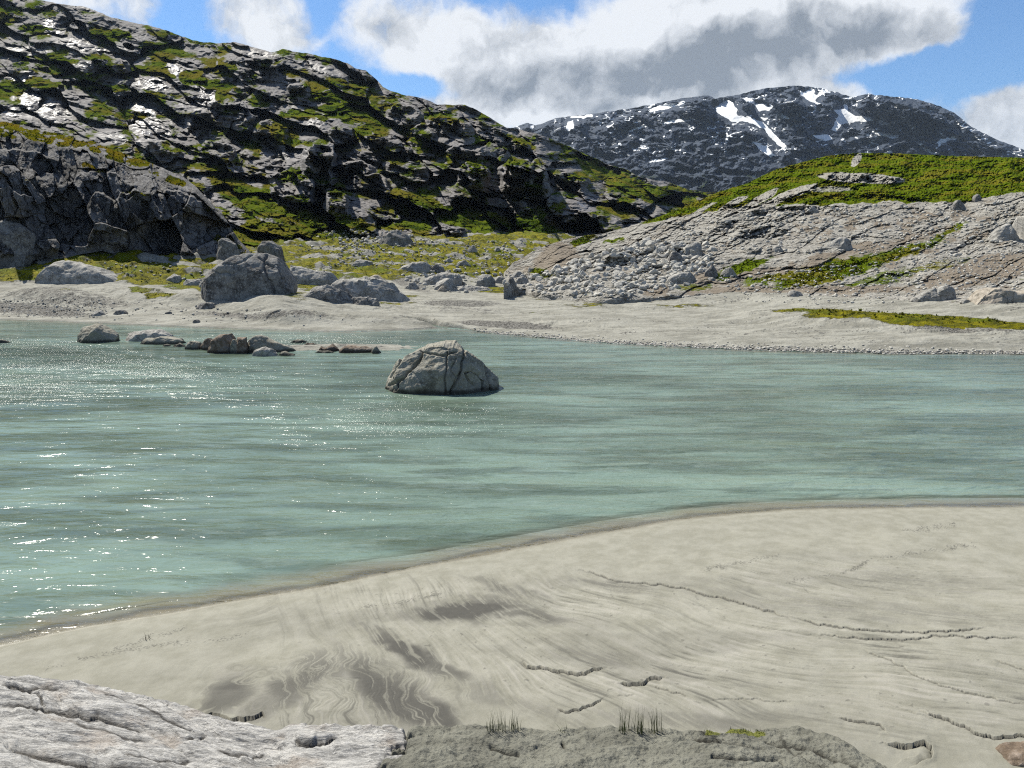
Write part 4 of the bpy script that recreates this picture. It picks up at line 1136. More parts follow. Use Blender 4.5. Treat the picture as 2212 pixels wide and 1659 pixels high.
# ------------------------------------------------------------------ where does a sight line meet the land
ALLP = np.concatenate(REG, 0)
px, py = proj(ALLP[:, 0], ALLP[:, 1], ALLP[:, 2])
dist = np.linalg.norm(ALLP - np.array([0, 0, CAM_H]), axis=1)
BIN = 3.0
nx_, ny_ = int(2800 / BIN), int(2000 / BIN)
bi = ((px + 300) / BIN).astype(int); bj = ((py + 100) / BIN).astype(int)
ok = (bi >= 0) & (bi < nx_) & (bj >= 0) & (bj < ny_) & (ALLP[:, 1] > .5)
ids = np.nonzero(ok)[0]
ids = ids[np.argsort(-dist[ids])]
LUT = np.full((ny_, nx_), -1, np.int64)
LUT[bj[ids], bi[ids]] = ids


def ground_at(xd, yd):
    i = int((xd + 300) / BIN); j = int((yd + 100) / BIN)
    for r in range(0, 6):
        best = None
        for jj in range(j - r, j + r + 1):
            for ii in range(i - r, i + r + 1):
                if 0 <= ii < nx_ and 0 <= jj < ny_ and LUT[jj, ii] >= 0:
                    k = LUT[jj, ii]
                    if best is None or abs(px[k] - xd) + abs(py[k] - yd) < abs(px[best] - xd) + abs(py[best] - yd):
                        best = k
        if best is not None:
            return ALLP[best].copy()
    return None


def tag(o, label, cat, group=None, kind=None):
    if label: o['label'] = label
    if cat: o['category'] = cat
    if group: o['group'] = group
    if kind: o['kind'] = kind
    return o


# ------------------------------------------------------------------ traced boulders
def hero(label, top, yb, mat, thick=.55, seed=0, cracks=(), z0=None, group=None, name='boulder', cat='boulder', boxy=.55, nu=110, nw=80, facet=9, rough=.05, bottom=None, depth=None):
    rng = random.Random(seed)
    xs_ = [p[0] for p in top]
    x0, x1 = min(xs_), max(xs_)
    xm = .5 * (x0 + x1)
    if depth is None:
        if z0 is not None:
            depth = float(onz(xm, float(yb), z0)[1])
        else:
            g_ = ground_at(xm, yb)
            depth = float(g_[1])
    half = (x1 - x0) / 2 / FPX * depth
    hd = half * thick * 2 * .5 + .02
    Yc = depth + hd * 1.08
    tx = np.linspace(x0, x1, nu)
    # end bunching
    tx = x0 + (x1 - x0) * (.5 - .5 * np.cos(np.linspace(0, math.pi, nu))) * .75 + .25 * (tx - x0)
    ty = interp(tx, top) + (fbm(tx * .25, tx * 0 + seed, 3, seed) * .012 * (x1 - x0) * .35)
    X_, _, Z_ = at(tx, ty, Yc)
    _, _, Zb = at(tx, np.full(nu, float(yb)), depth)
    zb = float(Zb.min()) - (max(.15, .12 * half) if z0 is not None else .45 * half)
    if bottom is not None:
        _, _, zbot = at(tx, interp(tx, bottom), depth + hd * .4)
    hgt = np.maximum(Z_ - zb, .01)
    hrel = np.clip(hgt / hgt.max(), 0, 1)
    W = np.linspace(-.12 * math.pi, 1.0 * math.pi, nw)
    cx_ = np.cos(W)[:, None]; sx_ = np.sin(W)[:, None]
    hdx = hd * (hrel ** .6)[None, :]
    yy = Yc - np.sign(cx_) * np.abs(cx_) ** (boxy + .25) * hdx * np.where(cx_ > 0, 1, 1.1)
    zz_ = zb + hgt[None, :] * np.sign(sx_) * np.abs(sx_) ** boxy
    xx = np.broadcast_to(X_[None, :], yy.shape).copy()
    P = np.stack([xx, yy, zz_], 2)
    ctr = np.array([X_.mean(), Yc, zb + .35 * hgt.max()])
    Q = P - ctr
    S = np.array([half, hd, hgt.max()])
    for _ in range(facet):
        nn = np.array([rng.uniform(-1, 1), rng.uniform(-1.2, .4), rng.uniform(-.1, .8)])
        nn /= np.linalg.norm(nn)
        d = Q @ nn
        lim = d.max() * rng.uniform(.76, .93)
        Q = Q - (np.maximum(d - lim, 0) * .85)[..., None] * nn
    P = Q + ctr
    n = normals(P)
    n *= np.sign((n * Q).sum(2, keepdims=True) + 1e-9)
    ff = (fbm(P[..., 0] / half * 1.6 + seed, (P[..., 2] + P[..., 1] * .7) / half * 1.6, 5, seed + 3, gain=.55))
    v1 = voro(P[..., 0] / half * 1.7 + .3 * ff + seed, (P[..., 2] * 1.1 - P[..., 1] * .5) / half * 1.7 + .3 * ff, seed + 9)
    dsp = half * rough * (ff + .55 * (v1[4] - .5) + .7 * np.maximum(-.3, -v1[0]))
    XDp, YDp = proj(P[..., 0], P[..., 1], P[..., 2])
    front = W[:, None] < math.pi * .62
    sc = (x1 - x0)
    cx2 = XDp + .012 * sc * fbm(XDp / sc * 12, YDp / sc * 12, 3, seed + 5); cy2 = YDp + .012 * sc * fbm(XDp / sc * 12 + 4, YDp / sc * 12, 3, seed + 6)
    for pts, dep, wd_ in cracks:
        d, s_, t = polyd(cx2, cy2, pts)
        dsp = dsp - front * half * dep * np.exp(-(d / wd_) ** 2)
    P = P + n * dsp[..., None]
    if bottom is not None:
        P[..., 2] = np.maximum(P[..., 2], zbot[None, :] + .05 * half * ff)
    piv = (float(X_.mean()), float(Yc), max(zb, 0.0))
    o = grid_obj(name, P, mat, None, register=False, kind=None, pivot=piv)
    bmx = bmesh.new(); bmx.from_mesh(o.data)
    bmesh.ops.holes_fill(bmx, edges=[e for e in bmx.edges if e.is_boundary], sides=0)
    bmx.to_mesh(o.data); bmx.free()
    tag(o, label, cat, group)
    return o


def dome(x0, x1, yt, yb, seed, skew=.5):
    rng = random.Random(seed * 7 + 1)
    pts = [(x0, yb)]
    for t in (.06, .2, .35, .5, .65, .8, .94):
        h_ = math.sin(math.pi * (t ** (math.log(.5) / math.log(max(.2, min(.8, skew)))))) ** .5
        pts.append((x0 + (x1 - x0) * t, yb - (yb - yt) * min(1, h_ * (1 + rng.uniform(-.16, .06)))))
    pts.append((x1, yb))
    return pts


MAIN_CR = [([(911, 752), (905, 778), (886, 800), (862, 823), (852, 842)], .10, 2.6), ([(965, 760), (964, 795), (961, 848)], .06, 1.8), ([(1004, 754), (996, 794), (992, 815), (975, 845)], .08, 2.2),
           ([(996, 800), (984, 822), (972, 846)], .05, 1.6), ([(1004, 806), (1022, 802), (1038, 808), (1045, 825), (1043, 846)], .06, 1.8), ([(1004, 806), (1010, 818), (1024, 832)], .04, 1.5),
           ([(876, 760), (858, 790), (842, 815)], .05, 2.0), ([(862, 823), (838, 832)], .06, 2.4), ([(915, 760), (940, 765), (965, 768), (985, 758)], .05, 2.0), ([(1050, 790), (1060, 812), (1064, 845)], .06, 2.2),
           ([(985, 775), (975, 800), (985, 815)], .03, 1.5)]
hero('large grey boulder with a cracked face standing alone in the middle of the river',
     [(826, 851), (829, 838), (836, 812), (848, 790), (864, 774), (882, 762), (910, 748), (922, 744), (938, 740), (960, 738), (984, 739), (1000, 748), (1012, 757), (1025, 768), (1038, 777), (1058, 790), (1070, 798),
      (1079, 811), (1080, 830), (1085, 842), (1083, 852)], 854, M_river, .62, 3, MAIN_CR, z0=0.0, boxy=.42, nu=300, nw=240, facet=10, rough=.045)
hero('dark rounded boulder standing in the river left of the rock chain', [(165, 740), (168, 720), (183, 706), (203, 698), (216, 700), (237, 713), (253, 727), (259, 739)], 741, M_river, .7, 12, z0=0.0, boxy=.5, facet=10)
RIV = [('long flat pale rock at the left end of the rock chain in the river', [(261, 738), (268, 724), (285, 716), (307, 713), (344, 713), (365, 722), (370, 738)], 738, M_pale, .5),
       ('low smooth grey rock lying in front of the flat pale one in the river', [(293, 745), (315, 733), (349, 727), (386, 729), (399, 744)], 745, M_river, .5),
       ('small dark stone touching the right end of the low smooth river rock', dome(374, 401, 741, 750, 3), 750, M_river, .6),
       ('tiny wet stone at the waterline below the low smooth river rock', dome(350, 372, 743, 749, 5), 749, M_river, .6),
       ('squat brown-grey stone left of the brown boulder in the river', [(400, 756), (404, 742), (415, 735), (432, 739), (438, 755)], 756, M_river, .7),
       ('upright stone leaning against the left side of the brown river boulder', [(432, 756), (438, 735), (450, 729), (464, 734), (466, 756)], 757, M_brown, .7),
       ('largest brown boulder in the river rock chain, split on its right', [(445, 763), (450, 742), (458, 731), (473, 723), (498, 720), (504, 726), (505, 763)], 764, M_brown, .7),
       ('narrow dark stone wedged in the split of the brown boulder', [(497, 764), (499, 736), (508, 729), (514, 740), (514, 764)], 764, M_river, .9),
       ('upright brown block between the two big rocks of the river chain', [(509, 763), (510, 730), (517, 725), (530, 726), (535, 763)], 764, M_brown, .9),
       ('wedge shaped grey boulder sloping down to the right in the river chain', [(532, 762), (533, 726), (545, 723), (562, 724), (589, 735), (612, 745), (630, 752), (643, 762)], 762, M_river, .45),
       ('small pale rock at the waterline in front of the wedge shaped boulder', [(546, 769), (551, 755), (573, 749), (592, 755), (602, 769)], 770, M_pale, .6),
       ('small black wet stone right of the small pale waterline rock', [(596, 769), (603, 760), (618, 759), (640, 767)], 769, M_river, .5),
       ('flat dark stone on the left end of the sand bar', [(624, 741), (636, 735), (652, 733), (665, 740)], 741, M_river, .5),
       ('flat angular stone in the middle of the sand bar', [(650, 748), (664, 741), (682, 741), (684, 748)], 748, M_brown, .6),
       ('jagged brown rock poking up from the sand bar', [(686, 760), (692, 748), (703, 752), (716, 743), (726, 748), (732, 759)], 760, M_brown, .6),
       ('thin dark slab at the waterline of the sand bar', [(676, 763), (690, 757), (712, 757), (726, 763)], 763, M_river, .5),
       ('long low reddish rock on the right half of the sand bar', [(724, 762), (734, 750), (757, 746), (790, 748), (806, 752), (811, 763)], 763, M_brown, .4),
       ('small dark rock at the right end of the sand bar', [(800, 764), (804, 750), (813, 748), (822, 757), (826, 764)], 764, M_river, .7),
       ('dark low rock cut by the left edge of the photo in the river', [(-30, 742), (-10, 733), (8, 734), (22, 741)], 742, M_river, .5)]
for i, (lb, tp, yb_, mt, th) in enumerate(RIV):
    hero(lb, tp, yb_, mt, th, 20 + i, z0=0.0, boxy=.5, nu=70, nw=54, facet=8, rough=.06)

BIG_CR = [([(575, 552), (572, 580), (578, 600), (592, 620), (594, 644)], .06, 2.2), ([(456, 585), (490, 590), (505, 592)], .04, 2), ([(560, 556), (572, 566), (590, 575)], .05, 2), ([(600, 575), (610, 596), (604, 610)], .04, 2),
          ([(480, 572), (520, 568), (545, 552)], .03, 2), ([(612, 600), (622, 625), (634, 640)], .05, 2)]
hero('huge dark grey boulder with a smooth overhanging face on the far shore',
     [(444, 630), (440, 600), (455, 566), (470, 561), (491, 556), (515, 550), (539, 546), (560, 545), (577, 547), (592, 552), (604, 559), (614, 568), (622, 578), (630, 592), (637, 608), (643, 622), (646, 636)], 637, M_grey, .55, 51,
     BIG_CR, boxy=.4, nu=200, nw=150, facet=9, rough=.035)
MIDR = [
    ('pale knobbly outcrop in the moss at the foot of the dark cliff, far left', [(76, 592), (84, 578), (98, 568), (129, 562), (145, 566), (160, 573), (195, 575), (232, 583), (256, 592), (275, 602), (290, 612)], 611, M_pale, .5, 61, .6),
    ('rounded cracked boulder at the foot of the cliff by the left edge', [(-45, 552), (-35, 500), (-10, 478), (12, 475), (35, 482), (55, 496), (62, 520), (67, 551)], 552, M_grey, .8, 62, .5),
    ('white block resting in the moss left of the huge boulder', [(360, 606), (364, 595), (375, 591), (388, 597), (394, 608)], 608, M_pale, .8, 63, .5),
    ('flat white stone beside the white block left of the huge boulder', [(388, 613), (394, 604), (412, 603), (432, 604), (446, 613)], 614, M_pale, .6, 64, .5),
    ('small stone tucked under the left flank of the huge boulder', dome(430, 452, 604, 618, 65), 618, M_pale, .7, 65, .5),
    ('grey block on the slope just above the left shoulder of the huge boulder', [(470, 556), (471, 520), (480, 511), (496, 515), (506, 524), (514, 536), (519, 556)], 557, M_grey, .7, 66, .4),
    ('tall grey block behind the top of the huge boulder', [(552, 550), (556, 527), (568, 519), (588, 520), (604, 530), (612, 545), (614, 558)], 557, M_grey, .7, 67, .4),
    ('long pale slab sloping down right of the huge boulder', [(616, 578), (624, 564), (650, 569), (690, 580), (722, 590), (740, 603), (736, 616)], 614, M_pale, .5, 68, .6),
    ('small grey block perched on the pale layered outcrop', dome(692, 712, 597, 612, 69), 612, M_grey, .9, 69, .5),
    ('layered pale outcrop in the middle of the far shore', [(706, 642), (712, 609), (740, 599), (789, 596), (812, 598), (832, 606), (861, 622), (878, 636), (888, 648)], 649, M_pale, .5, 70, .6),
    ('smaller pale hump on top of the layered outcrop', [(782, 606), (790, 597), (815, 594), (834, 604), (845, 612)], 612, M_cream, .5, 71, .6),
    ('dark craggy rock between the huge boulder and the layered outcrop', [(656, 648), (662, 622), (678, 612), (702, 610), (728, 620), (750, 634), (776, 653)], 652, M_grey, .5, 72, .5),
    ('low dark ledge at the foot of the layered outcrop', [(740, 656), (752, 644), (780, 640), (812, 645), (826, 655)], 656, M_grey, .5, 73, .6),
    ('flat pale rock in the moss above the layered outcrop', [(758, 571), (764, 561), (785, 559), (803, 562), (806, 572)], 573, M_pale, .6, 74, .5),
    ('smooth pale domed rock at the centre of the mossy valley floor', [(855, 587), (870, 574), (893, 565), (921, 566), (932, 578), (934, 588)], 588, M_pale, .6, 75, .5),
    ('grey rock against the right side of the pale domed rock', [(927, 587), (932, 573), (945, 570), (958, 577), (960, 587)], 588, M_grey, .7, 76, .5),
    ('long streaked slab in front of the pale domed rock', [(898, 616), (910, 602), (940, 592), (975, 587), (998, 592), (1000, 606)], 614, M_pale, .5, 77, .5),
    ('big round boulder right of the long streaked slab', [(937, 628), (942, 606), (955, 599), (972, 601), (986, 612), (992, 627)], 628, M_pale, .8, 78, .5),
    ('squat boulder at the left foot of the long streaked slab', dome(874, 905, 608, 623, 79), 623, M_pale, .7, 79, .5),
    ('small triangular stone in front of the big round boulder', [(943, 629), (952, 618), (958, 617), (964, 629)], 630, M_cream, .8, 80, .5),
    ('wide square-topped boulder in the stone belt right of centre', [(1029, 616), (1031, 600), (1042, 592), (1060, 593), (1069, 604), (1070, 616)], 617, M_pale, .7, 81, .4),
    ('flat-topped boulder touching the wide square-topped one', dome(1067, 1099, 594, 612, 82), 613, M_pale, .7, 82, .5),
    ('dark edged boulder fourth along the stone belt', dome(1095, 1116, 598, 616, 83), 616, M_grey, .8, 83, .5),
    ('rounded boulder at the right end of the stone belt', dome(1113, 1144, 595, 613, 84), 613, M_pale, .8, 84, .5),
    ('thin flat pale slab lying below the stone belt', dome(982, 1065, 616, 627, 85), 627, M_pale, .5, 85, .5),
    ('single small stone on the moss below the stone belt', dome(1088, 1105, 618, 628, 86), 628, M_pale, .8, 86, .5),
    ('small boulder at the tip of the brown bare patch', dome(1139, 1154, 576, 586, 87), 586, M_pale, .8, 87, .5),
    ('low boulder below the brown bare patch', dome(1104, 1134, 585, 597, 88), 597, M_pale, .7, 88, .5),
    ('cluster stone at the left of the pale flat rocks by the brook', dome(955, 985, 558, 568, 89), 568, M_pale, .6, 89, .5),
    ('flat pale rock at the right of the brook', dome(985, 1018, 562, 574, 90), 574, M_pale, .6, 90, .5),
    ('pointed stone in the green meadow under the hill', dome(1010, 1031, 529, 542, 91), 542, M_pale, .8, 91, .5),
    ('small pale stone right of the pointed stone in the meadow', dome(1066, 1082, 533, 543, 92), 543, M_pale, .8, 92, .5),
    ('craggy grey outcrop in the rubble at the foot of the left hill', [(816, 526), (822, 508), (836, 498), (858, 497), (878, 506), (892, 520), (894, 528)], 528, M_grey, .6, 93, .6),
    ('flattish grey boulder on the far left beach rim', [(422, 664), (430, 656), (446, 653), (462, 655), (468, 665)], 666, M_grey, .6, 94, .5),
    ('rounded stone half sunk in the left beach', dome(196, 230, 670, 681, 95), 681, M_pale, .6, 95, .5),
    ('dark stone in the seam right of the half sunk stone', dome(244, 276, 668, 678, 96), 678, M_grey, .6, 96, .5),
    ('small dark stone on the left beach under the grey boulder', dome(356, 372, 672, 679, 97), 679, M_grey, .7, 97, .5),
    ('small flat stone low on the left beach near the water', dome(415, 433, 689, 696, 98), 696, M_grey, .6, 98, .5),
    ('pale tilted boulder near the right edge at the top of the flats', [(1968, 650), (1976, 642), (1998, 631), (2016, 622), (2032, 628), (2036, 649)], 650, M_pale, .7, 99, .45),
    ('tall pale boulder leaning behind the tilted one near the right edge', [(2020, 648), (2022, 624), (2036, 616), (2050, 614), (2060, 624), (2064, 636), (2062, 648)], 648, M_pale, .8, 100, .45),
    ('large cream coloured boulder cut by the right edge of the photo', [(2094, 656), (2100, 645), (2110, 636), (2137, 623), (2169, 626), (2192, 631), (2215, 626), (2245, 632), (2262, 656)], 658, M_cream, .6, 101, .45),
    ('small stone left of the large cream coloured boulder', dome(2076, 2096, 645, 653, 102), 653, M_pale, .7, 102, .5),
    ('rounded boulder alone on the grey gravel of the right slope', [(1784, 534), (1790, 522), (1803, 514), (1825, 512), (1836, 522), (1838, 535)], 537, M_pale, .8, 103, .45),
    ('small rounded boulder on the gravel left of the lone one', dome(1668, 1691, 527, 542, 104), 542, M_pale, .8, 104, .5),
    ('square cut block in the upper boulder field', [(1474, 552), (1476, 534), (1490, 526), (1512, 524), (1516, 552)], 553, M_pale, .8, 105, .35),
    ('dark fronted square block left of the square cut one', [(1444, 569), (1446, 547), (1458, 543), (1472, 546), (1475, 570)], 571, M_grey, .9, 106, .35),
    ('long pale block at the foot of the boulder field', [(1440, 612), (1446, 597), (1466, 590), (1494, 586), (1504, 594), (1502, 608)], 613, M_pale, .5, 107, .4),
    ('grey block on the moss right of the long pale block', dome(1520, 1551, 572, 598, 108), 598, M_grey, .7, 108, .45),
    ('pale block beside the grey one on the moss', dome(1556, 1592, 577, 597, 109), 597, M_pale, .7, 109, .45),
    ('small cube shaped stone below the grey block', dome(1525, 1548, 597, 610, 110), 610, M_pale, .8, 110, .4),
    ('dark boulder on the lower rim of the green crown', dome(2056, 2086, 432, 453, 111), 453, M_grey, .8, 111, .5),
    ('small dark boulder near the right edge on the rim of the green crown', dome(2102, 2120, 418, 434, 112), 434, M_grey, .9, 112, .5),
    ('rock on the gravel just under the green crown', dome(1742, 1765, 444, 456, 113), 456, M_pale, .8, 113, .5),
    ('flat pale stone at the top edge of the sandy flats', dome(1700, 1735, 626, 638, 114), 639, M_pale, .5, 114, .5),
    ('sloping pale slab high on the right edge of the slope', [(2140, 520), (2150, 500), (2175, 482), (2205, 466), (2240, 460), (2250, 500), (2200, 520)], 518, M_pale, .5, 115, .5),
]
for lb, tp, yb_, mt, th, sd_, bx_ in MIDR:
    w_ = max(p[0] for p in tp) - min(p[0] for p in tp)
    nn = 110 if w_ > 80 else (70 if w_ > 35 else 40)
    hero(lb, tp, yb_, mt, th, sd_, boxy=bx_, nu=nn, nw=int(nn * .8), facet=10, rough=.06)

M_clod = rock_mat('dark silt crust', (.05, .047, .036), (.11, .105, .082), (.17, .165, .13), s=6, attr=False, bumpd=.02, stain=.3, crack=.5)
hero('brown rock with a pale top cut by the bottom right corner of the photo', [(2150, 1662), (2162, 1640), (2180, 1628), (2205, 1622), (2240, 1618), (2280, 1640), (2290, 1662)],
     1668, M_brown, .7, 203, boxy=.5, nu=90, nw=60, facet=8, rough=.05)
# ------------------------------------------------------------------ loose stones
def stone_mesh(name, seed, mat, n=16, sq=(1, .85, .65)):
    rng = random.Random(seed)
    bm = bmesh.new()
    for _ in range(n):
        v = Vector((rng.gauss(0, 1), rng.gauss(0, 1), rng.gauss(0, 1))).normalized()
        k = max(abs(v.x), abs(v.y), abs(v.z))
        v = v / (k ** .6) * rng.uniform(.8, 1.0)
        bm.verts.new((v.x * sq[0] * .5, v.y * sq[1] * .5, v.z * sq[2] * .5))
    r = bmesh.ops.convex_hull(bm, input=bm.verts)
    bmesh.ops.delete(bm, geom=list({g_ for g_ in r['geom_interior'] + r['geom_unused'] if isinstance(g_, bmesh.types.BMVert)}), context='VERTS')
    bmesh.ops.bevel(bm, geom=list(bm.edges), offset=.03, segments=1, affect='EDGES')
    bmesh.ops.triangulate(bm, faces=bm.faces)
    me = bpy.data.meshes.new(name)
    bm.to_mesh(me); bm.free()
    me.materials.append(mat)
    return me


PROTO = [stone_mesh('stone', 900 + i, M_scree, 14 + i % 5, (1, random.Random(i).uniform(.6, .95), random.Random(i + 50).uniform(.45, .8))) for i in range(12)]
PV = []
for me in PROTO:
    vs = np.zeros(len(me.vertices) * 3); me.vertices.foreach_get('co', vs)
    fs_ = np.array([list(p.vertices) for p in me.polygons])
    PV.append((vs.reshape(-1, 3), fs_))

ZONES = [  # polygon, number, size range in px, weight to big
    ('scree of the right slope', [(1130, 600), (1250, 560), (1400, 520), (1540, 530), (1540, 570), (1480, 620), (1350, 640), (1150, 632)], 1400, (3, 24)),
    ('scree of the right slope', [(1540, 600), (1900, 560), (2212, 520), (2212, 640), (1950, 645), (1600, 634)], 1500, (2, 10)),
    ('scree of the right slope', [(1450, 480), (1700, 450), (2212, 430), (2212, 520), (1900, 550), (1500, 540)], 1700, (2, 11)),
    ('stone belt', [(870, 590), (1000, 578), (1150, 590), (1160, 625), (1000, 632), (880, 625)], 260, (3, 15)),
    ('rubble', [(690, 500), (850, 495), (960, 520), (900, 530), (740, 535)], 260, (3, 12)),
    ('moss stones', [(120, 560), (400, 570), (460, 600), (430, 612), (200, 590)], 90, (2, 9)),
    ('moss stones', [(640, 530), (1000, 520), (1150, 520), (1100, 580), (860, 580), (700, 580)], 600, (2, 9)),
    ('beach stones', [(0, 640), (300, 650), (700, 680), (800, 705), (400, 695), (0, 680)], 200, (2, 8)),
    ('flat stones', [(1130, 634), (1600, 634), (1950, 650), (1900, 662), (1500, 645), (1200, 645)], 150, (2, 9)),
]
rng = random.Random(77)
pool = []
for zi, (nm, pol, cnt, (s0, s1)) in enumerate(ZONES):
    pa = np.array(pol, float)
    k = 0
    while k < cnt:
        xd = rng.uniform(pa[:, 0].min(), pa[:, 0].max()); yd = rng.uniform(pa[:, 1].min(), pa[:, 1].max())
        if not inpoly(np.array([xd]), np.array([yd]), pol)[0]:
            continue
        k += 1
        p = ground_at(xd, yd)
        if p is None or p[2] < .1:
            continue
        sz = s0 + (s1 - s0) * rng.random() ** 2.6
        pool.append((sz, zi, nm, xd, yd, p))
pool.sort(key=lambda t: -t[0])
LAB = {0: 'angular pale block loose in the dense boulder field left of the right slope', 1: 'loose pale stone on the brown mossy lower part of the right slope', 2: 'loose pale stone on the high grey gravel below the green crown', 3: 'loose stone in the belt of boulders by the brook at the centre', 4: 'loose grey stone in the rubble at the foot of the left hill', 5: 'loose white stone in the yellow moss below the dark left cliff', 6: 'loose pale stone scattered on the mossy valley floor at the centre', 7: 'small loose stone on the pale left beach', 8: 'loose stone along the upper rim of the right sandy flats'}
GRP = {0: 'angular blocks of the dense boulder field', 1: 'stones on the brown lower slope', 2: 'stones on the high gravel', 3: 'stones of the central belt', 4: 'rubble under the left hill', 5: 'stones in the left moss',
       6: 'stones on the valley floor', 7: 'stones on the left beach', 8: 'stones along the rim of the flats'}
SV, SF, so_ = [], [], 0
for i, (sz, zi, nm, xd, yd, p) in enumerate(pool):
    scale = sz / FPX * p[1] * 1.05
    rot = (rng.uniform(-.5, .5), rng.uniform(-.5, .5), rng.uniform(0, 6.28))
    pi_ = rng.randrange(len(PROTO))
    if i < 290:
        o = bpy.data.objects.new('stone', PROTO[pi_])
        o.location = (p[0], p[1], p[2] + scale * .12)
        o.rotation_euler = rot
        o.scale = (scale,) * 3
        SC.collection.objects.link(o)
        tag(o, LAB[zi], 'stone', GRP[zi])
    else:
        V, F_ = PV[pi_]
        cr_, sr_ = math.cos(rot[2]), math.sin(rot[2])
        R = np.array([[cr_, -sr_, 0], [sr_, cr_, 0], [0, 0, 1]]) @ np.array([[1, 0, 0], [0, math.cos(rot[0]), -math.sin(rot[0])], [0, math.sin(rot[0]), math.cos(rot[0])]])
        SV.append((V * scale) @ R.T + np.array([p[0], p[1], p[2] + scale * .12])); SF.append(F_ + so_); so_ += len(V)


def tri_obj(name, V, F_, mat, label=None, cat=None, kind=None):
    me = bpy.data.meshes.new(name)
    V = V.astype(np.float32); F_ = F_.astype(np.int32)
    me.vertices.add(len(V)); me.vertices.foreach_set('co', V.ravel())
    me.loops.add(F_.size); me.loops.foreach_set('vertex_index', F_.ravel())
    me.polygons.add(len(F_))
    k = F_.shape[1]
    me.polygons.foreach_set('loop_start', np.arange(0, F_.size, k, dtype=np.int32))
    me.polygons.foreach_set('loop_total', np.full(len(F_), k, np.int32))
    me.update(calc_edges=True)
    me.materials.append(mat)
    o = bpy.data.objects.new(name, me)
    SC.collection.objects.link(o)
    tag(o, label, cat, None, kind)
    return o


tri_obj('scree', np.concatenate(SV), np.concatenate(SF), M_scree, 'small stones and rubble strewn over the far shore and right slope', 'rubble', 'stuff')

# pebbles along the far waterline on the right and in the seams on the left
V8 = PV[3][0]; F8 = PV[3][1]
SV, SF, so_ = [], [], 0
nprng = np.random.default_rng(5)
for k in range(5200):
    if k < 4200:
        xd = nprng.uniform(1030, 2250)
        yb_ = float(np.interp(xd, [a for a, _ in FAR_SHORE], [b_ for _, b_ in FAR_SHORE]))
        yd = yb_ - abs(nprng.normal(0, 1)) * 5.5 * np.interp(xd, [1030, 1400, 1700, 2250], [.7, .9, 1.2, .7])
    else:
        xd = nprng.uniform(-20, 230); yd = nprng.uniform(645, 684)
    p = ground_at(xd, yd)
    if p is None or p[2] < -.02 or p[2] > 2.6:
        continue
    s_ = .05 + .16 * nprng.random() ** 2
    V, F_ = PV[k % 12]
    a_ = nprng.uniform(0, 6.28)
    R = np.array([[math.cos(a_), -math.sin(a_), 0], [math.sin(a_), math.cos(a_), 0], [0, 0, 1]])
    q = p + np.array([nprng.normal(0, .12), nprng.normal(0, .2), .02])
    SV.append((V * s_ * np.array([1.2, 1.2, .8])) @ R.T + q); SF.append(F_ + so_); so_ += len(V)
tri_obj('gravel', np.concatenate(SV), np.concatenate(SF), M_scree, 'pebbles lining the far waterline', 'gravel', 'stuff')

# low herbs and grass covering the green slopes
m_, b = new_mat('low herbs')
co = b.n('ShaderNodeTexCoord', 3)
gc = b.mix(b.mr(b.noise(co, .12, 4, .6), .36, .6), (.052, .078, .006), (.100, .136, .008))
gc = b.mix(b.mr(b.noise(co, .09, 4, .6), .47, .62), gc, (.130, .120, .008))
gc = b.mix(b.mr(b.noise(co, 1.3, 3, .6), .55, .68), gc, (.10, .075, .03))
finish(m_, b, principled(b, gc, .9, None, .03))
M_herb = m_
VV, FF, k0 = [], [], 0
for (Pg, gg, (s0, s1), cnt, th_) in COVER:
    Pf = Pg.reshape(-1, 3); ok_ = np.nonzero(gg.ravel() > th_)[0]
    if len(ok_) == 0: continue
    pick = nprng.choice(ok_, cnt)
    base = Pf[pick] + nprng.normal(0, .05, (cnt, 3))
    sz = (s0 + (s1 - s0) * nprng.random(cnt) ** 2.5)
    nb = 7
    az = nprng.random((cnt, nb)) * 6.283; ln = .35 + .65 * nprng.random((cnt, nb)); up = .25 + .6 * nprng.random((cnt, nb))
    dx = np.cos(az) * ln * sz[:, None] * .6; dy = np.sin(az) * ln * sz[:, None] * .6; dz = up * sz[:, None] * .6
    wdt = .16 * sz[:, None]
    a0 = np.stack([base[:, None, 0] - np.sin(az) * wdt, base[:, None, 1] + np.cos(az) * wdt, base[:, None, 2] + 0 * dz - .05], 2)
    a1 = np.stack([base[:, None, 0] + np.sin(az) * wdt, base[:, None, 1] - np.cos(az) * wdt, base[:, None, 2] + 0 * dz - .05], 2)
    a2 = np.stack([base[:, None, 0] + dx, base[:, None, 1] + dy, base[:, None, 2] + dz], 2)
    V = np.stack([a0, a1, a2], 2).reshape(-1, 3)
    VV.append(V); FF.append(np.arange(len(V)).reshape(-1, 3) + k0); k0 += len(V)
tri_obj('ground_cover', np.concatenate(VV), np.concatenate(FF), M_herb, 'low grass and herbs covering the slopes and valley floor', 'ground cover', 'stuff')

# ------------------------------------------------------------------ grass tufts on the silt ledge
m_, b = new_mat('green blade')
co = b.n('ShaderNodeTexCoord', 3)
finish(m_, b, principled(b, b.mix(b.noise(co, 8, 3, .5), (.05, .07, .015), (.16, .17, .05)), .6))
M_blade = m_
m_, b = new_mat('dry twig')
co = b.n('ShaderNodeTexCoord', 3)
finish(m_, b, principled(b, b.mix(b.noise(co, 30, 3, .5), (.06, .05, .035), (.16, .13, .09)), .8))
M_twig = m_


